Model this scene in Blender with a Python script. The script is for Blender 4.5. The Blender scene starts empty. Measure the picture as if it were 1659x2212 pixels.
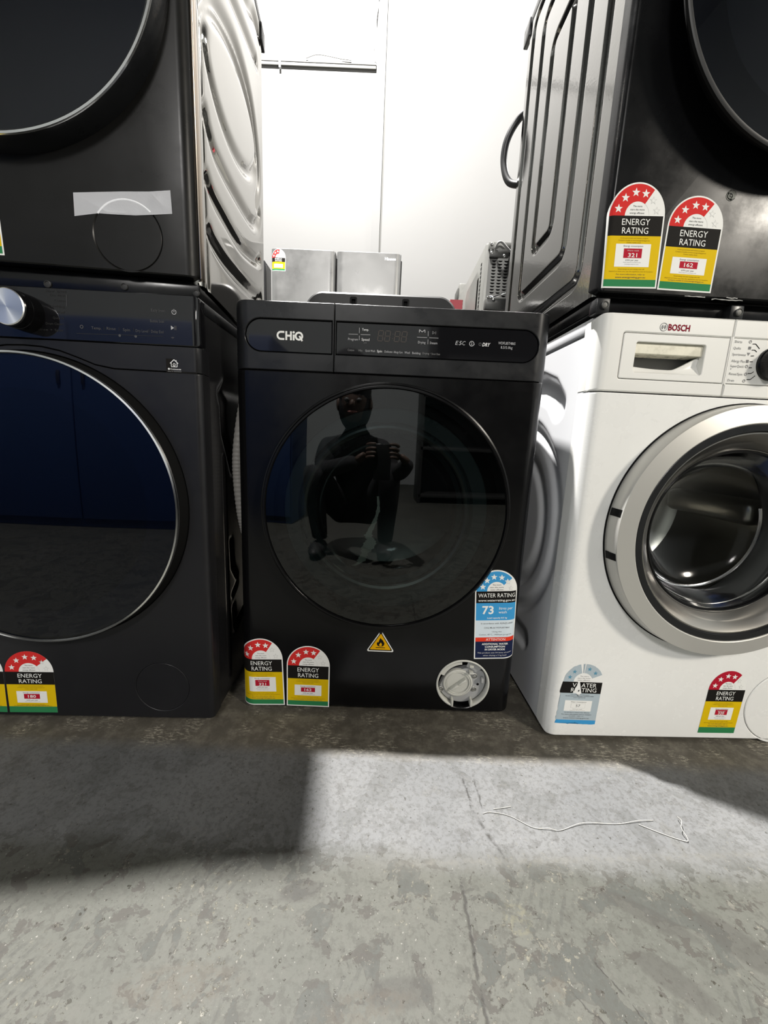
import bpy, bmesh, math, random
import numpy as np
from mathutils import Vector, Matrix
random.seed(7)
SC = bpy.context.scene
COL = SC.collection
PI = math.pi

# ------------------------------------------------------------------ camera, world, light, exposure
F_PX, PITCH, ROLL, CAM_Z = 847.37, 0.1819, 0.0442, 0.600
cd = bpy.data.cameras.new('camera'); cam = bpy.data.objects.new('camera', cd); COL.objects.link(cam)
fw = Vector((0, math.cos(PITCH), -math.sin(PITCH))); up0 = Vector((0, math.sin(PITCH), math.cos(PITCH))); rt0 = Vector((1, 0, 0))
rt = rt0 * math.cos(ROLL) + up0 * math.sin(ROLL); up = up0 * math.cos(ROLL) - rt0 * math.sin(ROLL)
m3 = Matrix((rt, up, -fw)).transposed()
cam.matrix_world = Matrix.Translation((0, 0, CAM_Z)) @ m3.to_4x4()
cd.sensor_fit = 'VERTICAL'; cd.sensor_height = 24.0; cd.sensor_width = 18.0
cd.lens = F_PX / 2212.0 * 24.0
cd.clip_start = 0.02; cd.clip_end = 60
SC.camera = cam

w = bpy.data.worlds.new('world'); SC.world = w; w.use_nodes = True
w.node_tree.nodes['Background'].inputs[0].default_value = (0.55, 0.57, 0.6, 1)
w.node_tree.nodes['Background'].inputs[1].default_value = 0.25

def area(name, loc, target, size, power, col, shape='DISK', size_y=None):
    l = bpy.data.lights.new(name, 'AREA'); l.energy = power; l.color = col; l.shape = shape; l.size = size
    if size_y: l.size_y = size_y
    o = bpy.data.objects.new(name, l); COL.objects.link(o); o.location = loc
    o.rotation_euler = (Vector(target) - Vector(loc)).to_track_quat('-Z', 'Y').to_euler()
    return o
area('high_bay_or_fill', (-1.02, 1.50, 6.2), (-0.2, 1.5, 0.0), 0.15, 2050, (1.0, 0.975, 0.95))
area('high_bay_or_fill', (3.35, -2.1, 2.80), (0.5, 0.6, 0.5), 0.6, 132, (1.0, 0.93, 0.82))
area('high_bay_or_fill', (-0.55, -3.5, 3.2), (-0.1, 0.7, 0.4), 0.7, 84, (1.0, 0.97, 0.94))  # added fill lamp, brightens the machine fronts and labels
area('high_bay_or_fill', (3.3, 2.9, 4.6), (1.4, 3.75, 1.6), 0.5, 150, (1.0, 0.975, 0.95))  # added wall-wash lamp out of view, evens out the back wall's right side
SC.view_settings.view_transform = 'Standard'; SC.view_settings.look = 'None'
SC.view_settings.gamma = 1.0; SC.view_settings.use_curve_mapping = False
SC.view_settings.exposure = 0.0

# ------------------------------------------------------------------ materials
def mat(name, col, rough=0.5, metal=0.0, spec=0.5, ior=1.5, coat=0.0, bump=None, emit=None, aniso=0.0, vary=None):
    m = bpy.data.materials.new(name); m.use_nodes = True
    nt = m.node_tree; b = nt.nodes['Principled BSDF']
    b.inputs['Base Color'].default_value = (*col, 1); b.inputs['Roughness'].default_value = rough
    b.inputs['Metallic'].default_value = metal; b.inputs['IOR'].default_value = ior
    b.inputs['Specular IOR Level'].default_value = spec
    b.inputs['Coat Weight'].default_value = coat; b.inputs['Coat Roughness'].default_value = 0.03
    if aniso: b.inputs['Anisotropic'].default_value = aniso
    if bump or vary:
        tc = nt.nodes.new('ShaderNodeTexCoord')
    if bump:
        sc, st = bump
        n = nt.nodes.new('ShaderNodeTexNoise'); n.inputs['Scale'].default_value = sc; n.inputs['Detail'].default_value = 3
        nt.links.new(tc.outputs['Object'], n.inputs['Vector'])
        bp = nt.nodes.new('ShaderNodeBump'); bp.inputs['Strength'].default_value = st; bp.inputs['Distance'].default_value = 0.002
        nt.links.new(n.outputs['Fac'], bp.inputs['Height']); nt.links.new(bp.outputs['Normal'], b.inputs['Normal'])
    if vary:                                    # smudges: uneven gloss and a little uneven tone
        sc, amt = vary
        n = nt.nodes.new('ShaderNodeTexNoise'); n.inputs['Scale'].default_value = sc; n.inputs['Detail'].default_value = 6; n.inputs['Roughness'].default_value = 0.65
        nt.links.new(tc.outputs['Object'], n.inputs['Vector'])
        mr = nt.nodes.new('ShaderNodeMapRange'); mr.inputs[1].default_value = 0.35; mr.inputs[2].default_value = 0.7
        mr.inputs[3].default_value = rough * (1 - amt); mr.inputs[4].default_value = rough * (1 + amt)
        nt.links.new(n.outputs['Fac'], mr.inputs[0]); nt.links.new(mr.outputs[0], b.inputs['Roughness'])
        mx = nt.nodes.new('ShaderNodeMix'); mx.data_type = 'RGBA'
        mx.inputs['A'].default_value = (*[c * (1 - 0.25 * amt) for c in col], 1); mx.inputs['B'].default_value = (*[min(1, c * (1 + 0.35 * amt)) for c in col], 1)
        nt.links.new(n.outputs['Fac'], mx.inputs['Factor']); nt.links.new(mx.outputs['Result'], b.inputs['Base Color'])
    return m

def glass(name, tint, gloss_rough=0.02, ior=1.5, gloss=1.0):
    """tinted pane: what is behind shows through the tint, with a Fresnel reflection on top"""
    m = bpy.data.materials.new(name); m.use_nodes = True; nt = m.node_tree; nt.nodes.clear()
    o = nt.nodes.new('ShaderNodeOutputMaterial'); t = nt.nodes.new('ShaderNodeBsdfTransparent'); t.inputs[0].default_value = (*tint, 1)
    g = nt.nodes.new('ShaderNodeBsdfGlossy'); g.inputs['Roughness'].default_value = gloss_rough; g.inputs[0].default_value = (gloss, gloss, gloss, 1)
    f = nt.nodes.new('ShaderNodeFresnel'); f.inputs[0].default_value = ior
    x = nt.nodes.new('ShaderNodeMixShader'); nt.links.new(f.outputs[0], x.inputs[0]); nt.links.new(t.outputs[0], x.inputs[1]); nt.links.new(g.outputs[0], x.inputs[2])
    nt.links.new(x.outputs[0], o.inputs[0]); return m

M = {}
M['black_gloss'] = mat('black_gloss_enamel', (0.0036, 0.0036, 0.0039), 0.22, vary=(9, 0.4), spec=0.26)
M['black_satin'] = mat('black_satin_plastic', (0.0095, 0.010, 0.011), 0.34, spec=0.3, vary=(14, 0.3))
M['black_glass'] = mat('black_glass_panel', (0.006, 0.006, 0.007), 0.05)
M['black_dull'] = mat('black_dull_plastic', (0.008, 0.008, 0.009), 0.55)
M['groove'] = mat('dark_joint', (0.004, 0.004, 0.004), 0.7, spec=0.15)
M['black_front'] = mat('black_enamel_front', (0.0045, 0.0046, 0.005), 0.27, vary=(9, 0.4), spec=0.13)
M['graphite'] = mat('graphite_steel', (0.012, 0.012, 0.0135), 0.38, metal=0.1, spec=0.3, vary=(8, 0.25))
M['graphite_warm'] = mat('graphite_painted_front', (0.0075, 0.0074, 0.007), 0.34, metal=0.0, spec=0.18, vary=(6, 0.25))
M['inox_side'] = mat('polished_dark_steel', (0.44, 0.427, 0.40), 0.07, metal=1.0, vary=(5, 0.3))
M['black_side'] = mat('black_coated_steel', (0.175, 0.172, 0.164), 0.11, metal=1.0, bump=(220, 0.05))
M['washer_side'] = mat('black_coated_steel_side', (0.010, 0.010, 0.011), 0.22)
M['white'] = mat('white_enamel', (0.80, 0.80, 0.775), 0.28, vary=(7, 0.25))
M['white_side'] = mat('white_coated_steel', (0.62, 0.63, 0.645), 0.30)
M['white_panel'] = mat('white_plastic', (0.76, 0.755, 0.72), 0.34)
M['stained_white'] = mat('yellowed_plastic', (0.70, 0.67, 0.55), 0.4, vary=(60, 0.8))
M['silver'] = mat('silver_paint', (0.53, 0.52, 0.485), 0.36, metal=0.4)
M['silver_trim'] = mat('polished_trim', (0.85, 0.85, 0.84), 0.16, metal=1.0)
M['grey_plastic'] = mat('grey_plastic', (0.50, 0.51, 0.52), 0.4)
M['brushed'] = mat('brushed_steel', (0.36, 0.345, 0.32), 0.30, metal=1.0, aniso=0.5)
M['drum'] = mat('drum_steel', (0.40, 0.39, 0.37), 0.30, metal=1.0)
M['rubber'] = mat('grey_rubber', (0.07, 0.07, 0.07), 0.6)
M['fridge'] = mat('fridge_brushed_steel', (0.185, 0.185, 0.181), 0.36, metal=0.6, vary=(6, 0.3))
M['zinc'] = mat('galvanised_steel', (0.19, 0.19, 0.176), 0.45, metal=0.4, vary=(10, 0.2))
M['zinc_dark'] = mat('weathered_steel', (0.085, 0.085, 0.08), 0.45, metal=0.4)
M['zinc_pale'] = mat('pale_steel', (0.27, 0.27, 0.25), 0.45, metal=0.3)
M['screw'] = mat('screw_steel', (0.55, 0.55, 0.53), 0.3, metal=1.0)
M['filter'] = mat('pale_grey_plastic', (0.52, 0.52, 0.475), 0.42)
M['filter_dark'] = mat('mid_grey_plastic', (0.34, 0.345, 0.345), 0.42)
M['tape'] = mat('white_paper_tape', (0.84, 0.85, 0.88), 0.75, bump=(300, 0.1))
M['dark_grey_satin'] = mat('dark_grey_plastic', (0.030, 0.030, 0.0295), 0.42, spec=0.25)
M['hose'] = mat('grey_ribbed_hose', (0.27, 0.26, 0.245), 0.55)
M['black_hose'] = mat('black_hose', (0.02, 0.02, 0.021), 0.4)
M['cable'] = mat('grey_cable', (0.25, 0.25, 0.24), 0.45)
M['string'] = mat('pale_string', (0.27, 0.265, 0.245), 0.6)
M['red'] = mat('red_card', (0.42, 0.06, 0.075), 0.6)
M['blue_steel'] = mat('blue_painted_steel', (0.010, 0.030, 0.10), 0.5)
M['tint'] = glass('smoked_door_glass', (0.31, 0.37, 0.37), 0.015, 1.55)
M['tint_dark'] = glass('dark_door_glass', (0.35, 0.38, 0.45), 0.02, 1.42)
M['clear'] = glass('clear_bowl_glass', (0.85, 0.87, 0.85), 0.10, 1.3, 0.5)
# flat print
P = {}
for n, c in dict(white=(0.80, 0.80, 0.77), red=(0.60, 0.03, 0.028), black=(0.012, 0.011, 0.010), yellow=(0.68, 0.46, 0.005), green=(0.03, 0.20, 0.075),
                 num=(0.42, 0.012, 0.03), brown=(0.24, 0.15, 0.01), grey=(0.62, 0.62, 0.60), ink=(0.06, 0.06, 0.06), blue=(0.05, 0.30, 0.60), paleblue=(0.62, 0.70, 0.75),
                 navy=(0.012, 0.018, 0.055), attn=(0.70, 0.045, 0.02), bluegrey=(0.40, 0.47, 0.51), starblue=(0.10, 0.27, 0.38), orange=(0.80, 0.42, 0.004),
                 legend=(0.42, 0.42, 0.43), dim=(0.075, 0.066, 0.06), faint=(0.036, 0.036, 0.036), brand_red=(0.22, 0.006, 0.02), brightlegend=(0.75, 0.75, 0.75), midgrey=(0.25, 0.25, 0.25), panelgrey=(0.20, 0.20, 0.20), dimgrey=(0.085, 0.085, 0.088)).items():
    P[n] = mat('print_' + n, c, 0.6, spec=0.06)

# ------------------------------------------------------------------ mesh helpers
def finish(name, bm, mats, parent=None, smooth=35, loc=None):
    if smooth:
        a = math.radians(smooth)
        for f in bm.faces: f.smooth = True
        for e in bm.edges:
            if len(e.link_faces) == 2:
                e.smooth = e.calc_face_angle(0) < a
            else: e.smooth = True
    me = bpy.data.meshes.new(name); bm.to_mesh(me); bm.free()
    for m in (mats if isinstance(mats, (list, tuple)) else [mats]): me.materials.append(m)
    o = bpy.data.objects.new(name, me); COL.objects.link(o)
    if parent: o.parent = parent
    if loc: o.location = loc
    return o
def thing(name, label, cat, loc=(0, 0, 0), yaw=0, group=None):
    o = bpy.data.objects.new(name, None); COL.objects.link(o); o.empty_display_size = 0.1
    o.location = loc; o.rotation_euler = (0, 0, yaw); o['label'] = label; o['category'] = cat
    if group: o['group'] = group
    return o
def tag(o, label, cat, group=None):
    o['label'] = label; o['category'] = cat
    if group: o['group'] = group
    return o
def struct(o): o['kind'] = 'structure'; return o

def add_box(bm, x0, x1, y0, y1, z0, z1, bev=0.0, mi=0, seg=2):
    r = bmesh.ops.create_cube(bm, size=1.0)
    vs = r['verts']
    for v in vs: v.co = Vector(((x0 + x1) / 2 + v.co.x * (x1 - x0), (y0 + y1) / 2 + v.co.y * (y1 - y0), (z0 + z1) / 2 + v.co.z * (z1 - z0)))
    fs = list({f for v in vs for f in v.link_faces})
    for f in fs: f.material_index = mi
    if bev:
        es = list({e for v in vs for e in v.link_edges})
        g = bmesh.ops.bevel(bm, geom=es, offset=bev, segments=seg, affect='EDGES', profile=0.5)
        for f in g['faces']: f.material_index = mi
def shell(name, x0, x1, y0, y1, z0, z1, bev, m, parent):
    """sheet-metal cabinet, open at the front behind the front panel"""
    bm = bmesh.new(); add_box(bm, x0, x1, y0, y1, z0, z1, bev)
    bmesh.ops.delete(bm, geom=[f for f in bm.faces if f.normal.y < -.9], context='FACES')
    return finish(name, bm, m, parent)
def box(name, x0, x1, y0, y1, z0, z1, m, parent=None, bev=0.0, loc=None, seg=2):
    bm = bmesh.new(); add_box(bm, x0, x1, y0, y1, z0, z1, bev, 0, seg); return finish(name, bm, m, parent, loc=loc)

def lathe(bm, prof, cx, cz, n=96, mi=0, closed=False, a0=0.0, a1=2 * PI):
    """prof: list of (radius, y[, material]) revolved about the y axis through (cx, cz)"""
    full = abs(a1 - a0 - 2 * PI) < 1e-6
    k = n if full else n + 1
    rings = []
    for p in prof:
        r, y = p[0], p[1]
        if r < 1e-6: rings.append([bm.verts.new((cx, y, cz))]); continue
        rings.append([bm.verts.new((cx + r * math.cos(a0 + (a1 - a0) * i / n), y, cz + r * math.sin(a0 + (a1 - a0) * i / n))) for i in range(k)])
    pr = list(zip(rings, rings[1:], prof))
    if closed: pr.append((rings[-1], rings[0], prof[-1]))
    for A, B, p in pr:
        m = p[2] if len(p) > 2 else mi
        for i in range(n):
            j = (i + 1) % k
            a, b, c, d = A[i % len(A)], A[j % len(A)], B[j % len(B)], B[i % len(B)]
            vs = []
            for v in (a, b, c, d):
                if v not in vs: vs.append(v)
            if len(vs) >= 3:
                try: f = bm.faces.new(vs); f.material_index = m
                except ValueError: pass
def lathe_obj(name, prof, cx, cz, mats, parent, n=96, closed=False, smooth=35, a0=0.0, a1=2 * PI):
    bm = bmesh.new(); lathe(bm, prof, cx, cz, n, 0, closed, a0, a1)
    bmesh.ops.recalc_face_normals(bm, faces=bm.faces)
    return finish(name, bm, mats, parent, smooth)

def add_tube(bm, pts, r, n=10, mi=0, caps=True, ripple=0, period=1):
    pts = [Vector(p) for p in pts]; prev = None; fr = None
    for i, p in enumerate(pts):
        t = (pts[min(i + 1, len(pts) - 1)] - pts[max(i - 1, 0)]).normalized()
        if fr is None:
            u = t.orthogonal().normalized()
        else:
            u = (fr - t * fr.dot(t)).normalized()
        fr = u; v = t.cross(u)
        rr = (r[i] if isinstance(r, (list, tuple)) else r) * (1 + (ripple if (i // period) % 2 else 0))
        ring = [bm.verts.new(p + (u * math.cos(2 * PI * k / n) + v * math.sin(2 * PI * k / n)) * rr) for k in range(n)]
        if prev:
            for k in range(n):
                f = bm.faces.new((prev[k], prev[(k + 1) % n], ring[(k + 1) % n], ring[k])); f.material_index = mi
        elif caps: f = bm.faces.new(ring[::-1]); f.material_index = mi
        prev = ring
    if caps: f = bm.faces.new(prev); f.material_index = mi
def spline(ctrl, n=12):
    c = [Vector(p) for p in ctrl]; c = [c[0]] + c + [c[-1]]; out = []
    for i in range(1, len(c) - 2):
        for k in range(n):
            t = k / n; a, b, d, e = c[i - 1], c[i], c[i + 1], c[i + 2]
            out.append(0.5 * ((2 * b) + (-a + d) * t + (2 * a - 5 * b + 4 * d - e) * t * t + (-a + 3 * b - 3 * d + e) * t ** 3))
    out.append(c[-2]); return out

def rrect(x0, x1, z0, z1, r, n=6):
    if not isinstance(r, (list, tuple)): r = [r] * 4           # order: bottom left, bottom right, top right, top left
    out = []
    for (cx, cz, a), q in zip(((x0, z0, 180), (x1, z0, 270), (x1, z1, 0), (x0, z1, 90)), r):
        sx = 1 if cx == x0 else -1; sz = 1 if cz == z0 else -1
        if q <= 1e-6: out.append((cx, cz)); continue
        for i in range(n + 1):
            t = math.radians(a + 90 * i / n); out.append((cx + sx * q + q * math.cos(t), cz + sz * q + q * math.sin(t)))
    return out
def circle(cx, cz, r, n=72): return [(cx + r * math.cos(2 * PI * i / n), cz + r * math.sin(2 * PI * i / n)) for i in range(n)]
def offset(pts, d):
    """inward offset of a counter-clockwise outline"""
    out = []; n = len(pts)
    for i in range(n):
        p, q, s = Vector(pts[i - 1]), Vector(pts[i]), Vector(pts[(i + 1) % n])
        a = (q - p); b = (s - q)
        if a.length < 1e-9 or b.length < 1e-9: out.append(tuple(q)); continue
        a.normalize(); b.normalize()
        na, nb = Vector((-a.y, a.x)), Vector((-b.y, b.x)); k = na + nb
        L = k.length
        if L < 1e-6: out.append(tuple(q + na * d)); continue
        k /= L; out.append(tuple(q + k * (d / max(0.35, k.dot(na)))))
    return out
def flatprof(x): return 0.0
def roundprof(w, r):
    def f(x):
        e = abs(x) - (w / 2 - r)
        if e <= 0: return 0.0
        e = min(e, r); return r - math.sqrt(max(0.0, r * r - e * e))
    return f
def cuts_for(w, r, k=6):
    out = []
    for i in range(k + 1):
        e = (w / 2 - r) + r * math.sin(PI / 2 * i / (k + 0.4)); out += [e, -e]
    return out
def plate(name, outer, holes, depth, m, parent, bev=0.0012, prof=flatprof, cuts=(), y0=0.0, smooth=35):
    """a panel in the x-z plane, front at y0 + prof(x), thickness depth, rounded edges, real holes"""
    bm = bmesh.new()
    def ring(pts, y): return [bm.verts.new((p[0], y, p[1])) for p in pts]
    def loop(vs): return [bm.edges.new((vs[i], vs[(i + 1) % len(vs)])) for i in range(len(vs))]
    def skin(A, B):
        n = len(A)
        for i in range(n): bm.faces.new((A[i], A[(i + 1) % n], B[(i + 1) % n], B[i]))
    edges = []
    o2 = ring(offset(outer, bev), 0.0); edges += loop(o2)
    o1 = ring(outer, bev * 0.8); ob = ring(outer, depth)
    hs = []
    for h in holes:
        h2 = ring(offset(h, -bev), 0.0); edges += loop(h2); hs.append((h2, ring(h, bev * 0.8), ring(h, depth)))
    bmesh.ops.triangle_fill(bm, use_beauty=True, use_dissolve=False, edges=edges)
    skin(o2, o1); skin(o1, ob)
    for a, b, c in hs: skin(b, a); skin(c, b)
    for x in cuts:
        g = bm.verts[:] + bm.edges[:] + bm.faces[:]
        bmesh.ops.bisect_plane(bm, geom=g, plane_co=(x, 0, 0), plane_no=(1, 0, 0), dist=1e-6)
    for v in bm.verts: v.co.y += y0 + prof(v.co.x)
    bmesh.ops.recalc_face_normals(bm, faces=bm.faces)
    # open shell: make sure that the front looks towards -y
    s = sum(f.normal.y * f.calc_area() for f in bm.faces if abs(f.normal.y) > 0.7)
    if s > 0: bmesh.ops.reverse_faces(bm, faces=bm.faces)
    return finish(name, bm, m, parent, smooth)

def side_field(name, x, sgn, y0, y1, z0, z1, step, grooves, m, parent, edge_r=0.012, smooth=60):
    """a pressed sheet-metal side: grooves = (polyline [(y,z)], half width, depth[, sharp])"""
    ny = int((y1 - y0) / step) + 1; nz = int((z1 - z0) / step) + 1
    Y = np.linspace(y0, y1, ny); Z = np.linspace(z0, z1, nz); YY, ZZ = np.meshgrid(Y, Z, indexing='ij')
    H = np.zeros_like(YY)
    for g in grooves:
        pts, hw, dp = g[:3]; pw = g[3] if len(g) > 3 else 2.0
        D = np.full_like(YY, 9.0)
        for (ay, az), (by, bz) in zip(pts, pts[1:]):
            dy, dz = by - ay, bz - az; L = dy * dy + dz * dz + 1e-12
            t = np.clip(((YY - ay) * dy + (ZZ - az) * dz) / L, 0, 1)
            D = np.minimum(D, np.hypot(YY - ay - t * dy, ZZ - az - t * dz))
        H = np.minimum(H, -dp * np.exp(-(D / hw) ** pw)) if dp > 0 else np.maximum(H, -dp * np.exp(-(D / hw) ** pw))
    e = np.clip(1 - (YY - y0) / edge_r, 0, 1); H = H - edge_r * (1 - np.sqrt(np.maximum(0, 1 - e * e)))
    X = x + sgn * H
    co = np.stack([X, YY, ZZ], -1).reshape(-1, 3)
    idx = np.arange(ny * nz).reshape(ny, nz)
    q = np.stack([idx[:-1, :-1], idx[1:, :-1], idx[1:, 1:], idx[:-1, 1:]], -1).reshape(-1, 4)
    if sgn < 0: q = q[:, ::-1]
    me = bpy.data.meshes.new(name); me.from_pydata(co.tolist(), [], q.tolist()); me.materials.append(m)
    me.polygons.foreach_set('use_smooth', [True] * len(me.polygons)); me.update()
    o = bpy.data.objects.new(name, me); COL.objects.link(o); o.parent = parent
    return o

# ------------------------------------------------------------------ flat print: labels, legends, emblems
_font = {}
def text_mesh(s, bold=0.0, shear=0.0):
    k = (s, bold, shear)
    if k not in _font:
        c = bpy.data.curves.new('t', 'FONT'); c.body = s; c.size = 1.0; c.resolution_u = 2; c.offset = bold; c.shear = shear
        c.fill_mode = 'FRONT'
        o = bpy.data.objects.new('t', c); me = o.to_mesh()
        v = [(a.co.x, a.co.y) for a in me.vertices]; f = [tuple(p.vertices) for p in me.polygons]
        o.to_mesh_clear(); bpy.data.objects.remove(o); bpy.data.curves.remove(c)
        _font[k] = (v, f)
    return _font[k]
class Print:
    """flat artwork in its own (u, v) plane, in layers of 0.12 mm"""
    def __init__(s): s.bm = bmesh.new(); s.mats = []
    def mi(s, m):
        m = P[m] if isinstance(m, str) else m
        if m not in s.mats: s.mats.append(m)
        return s.mats.index(m)
    def poly(s, pts, m, lay):
        vs = [s.bm.verts.new((p[0], lay, p[1])) for p in pts]
        a = sum(p[0] * q[1] - q[0] * p[1] for p, q in zip(pts, list(pts[1:]) + [pts[0]]))
        if a < 0: vs = vs[::-1]
        f = s.bm.faces.new(vs); f.material_index = s.mi(m)
        if len(vs) > 4: bmesh.ops.triangulate(s.bm, faces=[f])
    def rect(s, x0, z0, x1, z1, m, lay): s.poly([(x0, z0), (x1, z0), (x1, z1), (x0, z1)], m, lay)
    def ring(s, cx, cz, r0, r1, m, lay, a0=0, a1=360, n=40):
        k = max(2, int(n * abs(a1 - a0) / 360))
        for i in range(k):
            t0, t1 = math.radians(a0 + (a1 - a0) * i / k), math.radians(a0 + (a1 - a0) * (i + 1) / k)
            q = [(cx + r1 * math.cos(t0), cz + r1 * math.sin(t0)), (cx + r1 * math.cos(t1), cz + r1 * math.sin(t1)), (cx + r0 * math.cos(t1), cz + r0 * math.sin(t1))]
            if r0 > 0: q.append((cx + r0 * math.cos(t0), cz + r0 * math.sin(t0)))
            s.poly(q, m, lay)
    def star(s, cx, cz, r, m, lay, rot=90, q=0.42):
        pts = [(cx + (r if i % 2 == 0 else r * q) * math.cos(math.radians(rot + 36 * i)), cz + (r if i % 2 == 0 else r * q) * math.sin(math.radians(rot + 36 * i))) for i in range(10)]
        c = (cx, cz)
        for i in range(10): s.poly([c, pts[i], pts[(i + 1) % 10]], m, lay)
    def line(s, pts, wd, m, lay):
        for a, b in zip(pts, pts[1:]):
            d = Vector((b[0] - a[0], b[1] - a[1])); L = d.length
            if L < 1e-9: continue
            d /= L; n = Vector((-d.y, d.x)) * wd / 2
            s.poly([(a[0] - n.x, a[1] - n.y), (b[0] - n.x, b[1] - n.y), (b[0] + n.x, b[1] + n.y), (a[0] + n.x, a[1] + n.y)], m, lay)
    def text(s, t, cx, cz, h, m, lay, wd=None, align='c', bold=0.0, shear=0.0):
        """h = capital height; wd = full width; cz = middle of the capitals"""
        v, f = text_mesh(t, bold, shear)
        if not v: return
        cap = 0.70; k = h / cap; x0 = min(a for a, b in v); x1 = max(a for a, b in v)
        kx = wd / (x1 - x0) if wd else k
        ox = {'c': cx - kx * (x0 + x1) / 2, 'l': cx - kx * x0, 'r': cx - kx * x1}[align]
        vs = [s.bm.verts.new((ox + a * kx, lay, cz - h / 2 + b * k)) for a, b in v]
        mi = s.mi(m)
        for q in f:
            try:
                g = s.bm.faces.new([vs[i] for i in q]); g.material_index = mi
            except ValueError: pass
    def build(s, name, parent, fn, cuts=(), prof=flatprof, y0=0.0, layer=0.00012):
        """fn maps (u, v) to the panel's (x, z); the print then lies on y0 + prof(x)"""
        bm = s.bm
        for v in bm.verts:
            lay = v.co.y; x, z = fn(v.co.x, v.co.z); v.co = Vector((x, lay, z))
        xs = [v.co.x for v in bm.verts]; a, b = min(xs), max(xs)
        for x in cuts:
            if a < x < b:
                bmesh.ops.bisect_plane(bm, geom=bm.verts[:] + bm.edges[:] + bm.faces[:], plane_co=(x, 0, 0), plane_no=(1, 0, 0), dist=1e-7)
        if len(cuts):
            kx = sorted(set(list(cuts) + [min(a, min(cuts)) - .002, max(b, max(cuts)) + .002])); ky = [prof(k) for k in kx]
            pf = lambda x: float(np.interp(x, kx, ky))
        else: pf = prof
        for v in bm.verts: v.co.y = y0 + pf(v.co.x) - 0.0003 - layer * v.co.y
        return finish(name, bm, s.mats, parent, smooth=None)
def affine(bl, br, w, lean=0.0, sc=0.001):
    """(0..w mm, 0..h mm) -> panel metres; bl, br = where the bottom corners go; lean = extra lean of the upright"""
    ux, uz = (br[0] - bl[0]) / w, (br[1] - bl[1]) / w; L = math.hypot(ux, uz); vx, vz = -uz / L + lean, ux / L
    return lambda u, v: (bl[0] + u * ux + v * vx * sc, bl[1] + u * uz + v * vz * sc)

def energy_label(w=93, h=159, num='321', warm=True, border=True, band=(80, 110), wbox=(33, 68), rbox=(46.5, 61), stars=4, split=55, red='red', squarelow=False):
    p = Print(); c = w / 2; b = 2.4 if border else 0.0; zc = band[1]; R = h - zc; kx = c / R
    def arch(r, a0, a1, n=28): return [(c + r * kx * math.cos(math.radians(a0 + (a1 - a0) * i / n)), zc + r * math.sin(math.radians(a0 + (a1 - a0) * i / n))) for i in range(n + 1)]
    p.poly([(0, 0), (w, 0)] + arch(R, 0, 180), 'white', 0)
    r1 = R - b; r0 = R * 0.43
    A = arch(r1, split, 180, 26); B = arch(r0, split, 180, 26)
    for i in range(26): p.poly([A[i], A[i + 1], B[i + 1], B[i]], red, 1)
    rm = (r0 + r1) / 2 * 1.02
    for i, t in enumerate((163, 131, 99, 70, 41, 13)):
        sx, sz = c + rm * kx * math.cos(math.radians(t)), zc + rm * math.sin(math.radians(t))
        if i < stars: p.star(sx, sz, R * 0.142, 'white', 2)
        else: p.star(sx, sz, R * 0.135, 'grey', 1); p.star(sx, sz, R * 0.092, 'white', 2)
    A = arch(r0 + .4, 2, split, 14); B = arch(r0, 2, split, 14)
    for i in range(14): p.poly([A[i], A[i + 1], B[i + 1], B[i]], 'grey', 1)
    for i, s in enumerate(('The more', 'stars the more', 'energy efficient')):
        p.text(s, c, zc + 14.2 - i * 5.0, 2.6, 'ink', 2, wd=(15, 23.5, 24)[i] * w / 93)
    x0, x1 = b, w - b
    p.rect(x0, band[0], x1, band[1], 'black', 1)
    bh = band[1] - band[0]
    p.text('ENERGY', c, band[0] + bh * 0.70, bh * 0.315, 'white', 2, wd=w * 0.50)
    p.text('RATING', c, band[0] + bh * 0.27, bh * 0.315, 'white', 2, wd=w * 0.47)
    p.rect(x0, 13.5, x1, band[0], 'yellow', 1); p.rect(x0, b, x1, 13.5, 'green', 1)
    top = band[0]
    for i, (s, q) in enumerate((('A joint government and industry program', .50), ('Compare models at www.energyrating.gov.au', .56), ('Clothes washer-dryer', .26))):
        p.text(s, c, top - 3.2 - i * 3.4, 1.9, 'brown', 2, wd=w * q)
    bw = w * 0.315
    p.rect(c - bw, wbox[0], c + bw, wbox[1], 'white', 2)
    p.text('Energy consumption', c, wbox[1] - 3.2, 2.6, 'ink', 3, wd=w * 0.35)
    if num:
        p.rect(c - w * .165, rbox[0], c + w * .165, rbox[1], 'num', 3)
        if warm: p.text('Warm wash', c, rbox[1] - 3.1, 2.2, 'grey', 4, wd=w * .21)
        p.text(num, c, rbox[0] + (4.4 if warm else (rbox[1] - rbox[0]) / 2), 6.2, 'white', 4, wd=w * .165, bold=0.012)
        p.text('kWh per year', c, rbox[0] - 3.2, 2.6, 'ink', 3, wd=w * .235)
        p.text('When tested in accordance with', c, rbox[0] - 6.6, 1.3, 'midgrey', 3, wd=w * .32)
        if warm: p.text('the Standard, using warm water', c, rbox[0] - 9.4, 1.3, 'midgrey', 3, wd=w * .26)
    p.text('Actual energy use and running costs will', c, wbox[0] - 3.4, 1.9, 'brown', 2, wd=w * .48)
    p.text('depend on how you use the appliance and its location', c, wbox[0] - 7.0, 1.9, 'brown', 2, wd=w * .80)
    if warm:
        p.text('For more information, refer to', c, 21.5, 2.3, 'ink', 2, wd=w * .52)
        p.text('www.energyrating.gov.au', c, 17.0, 2.6, 'ink', 2, wd=w * .55, bold=0.01)
    else:
        p.text('Compare models at www.energyrating.gov.au', c, 16.4, 2.2, 'ink', 2, wd=w * .66)
    return p

def put_caption(o, s): o['label'] = s; return o

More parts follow.
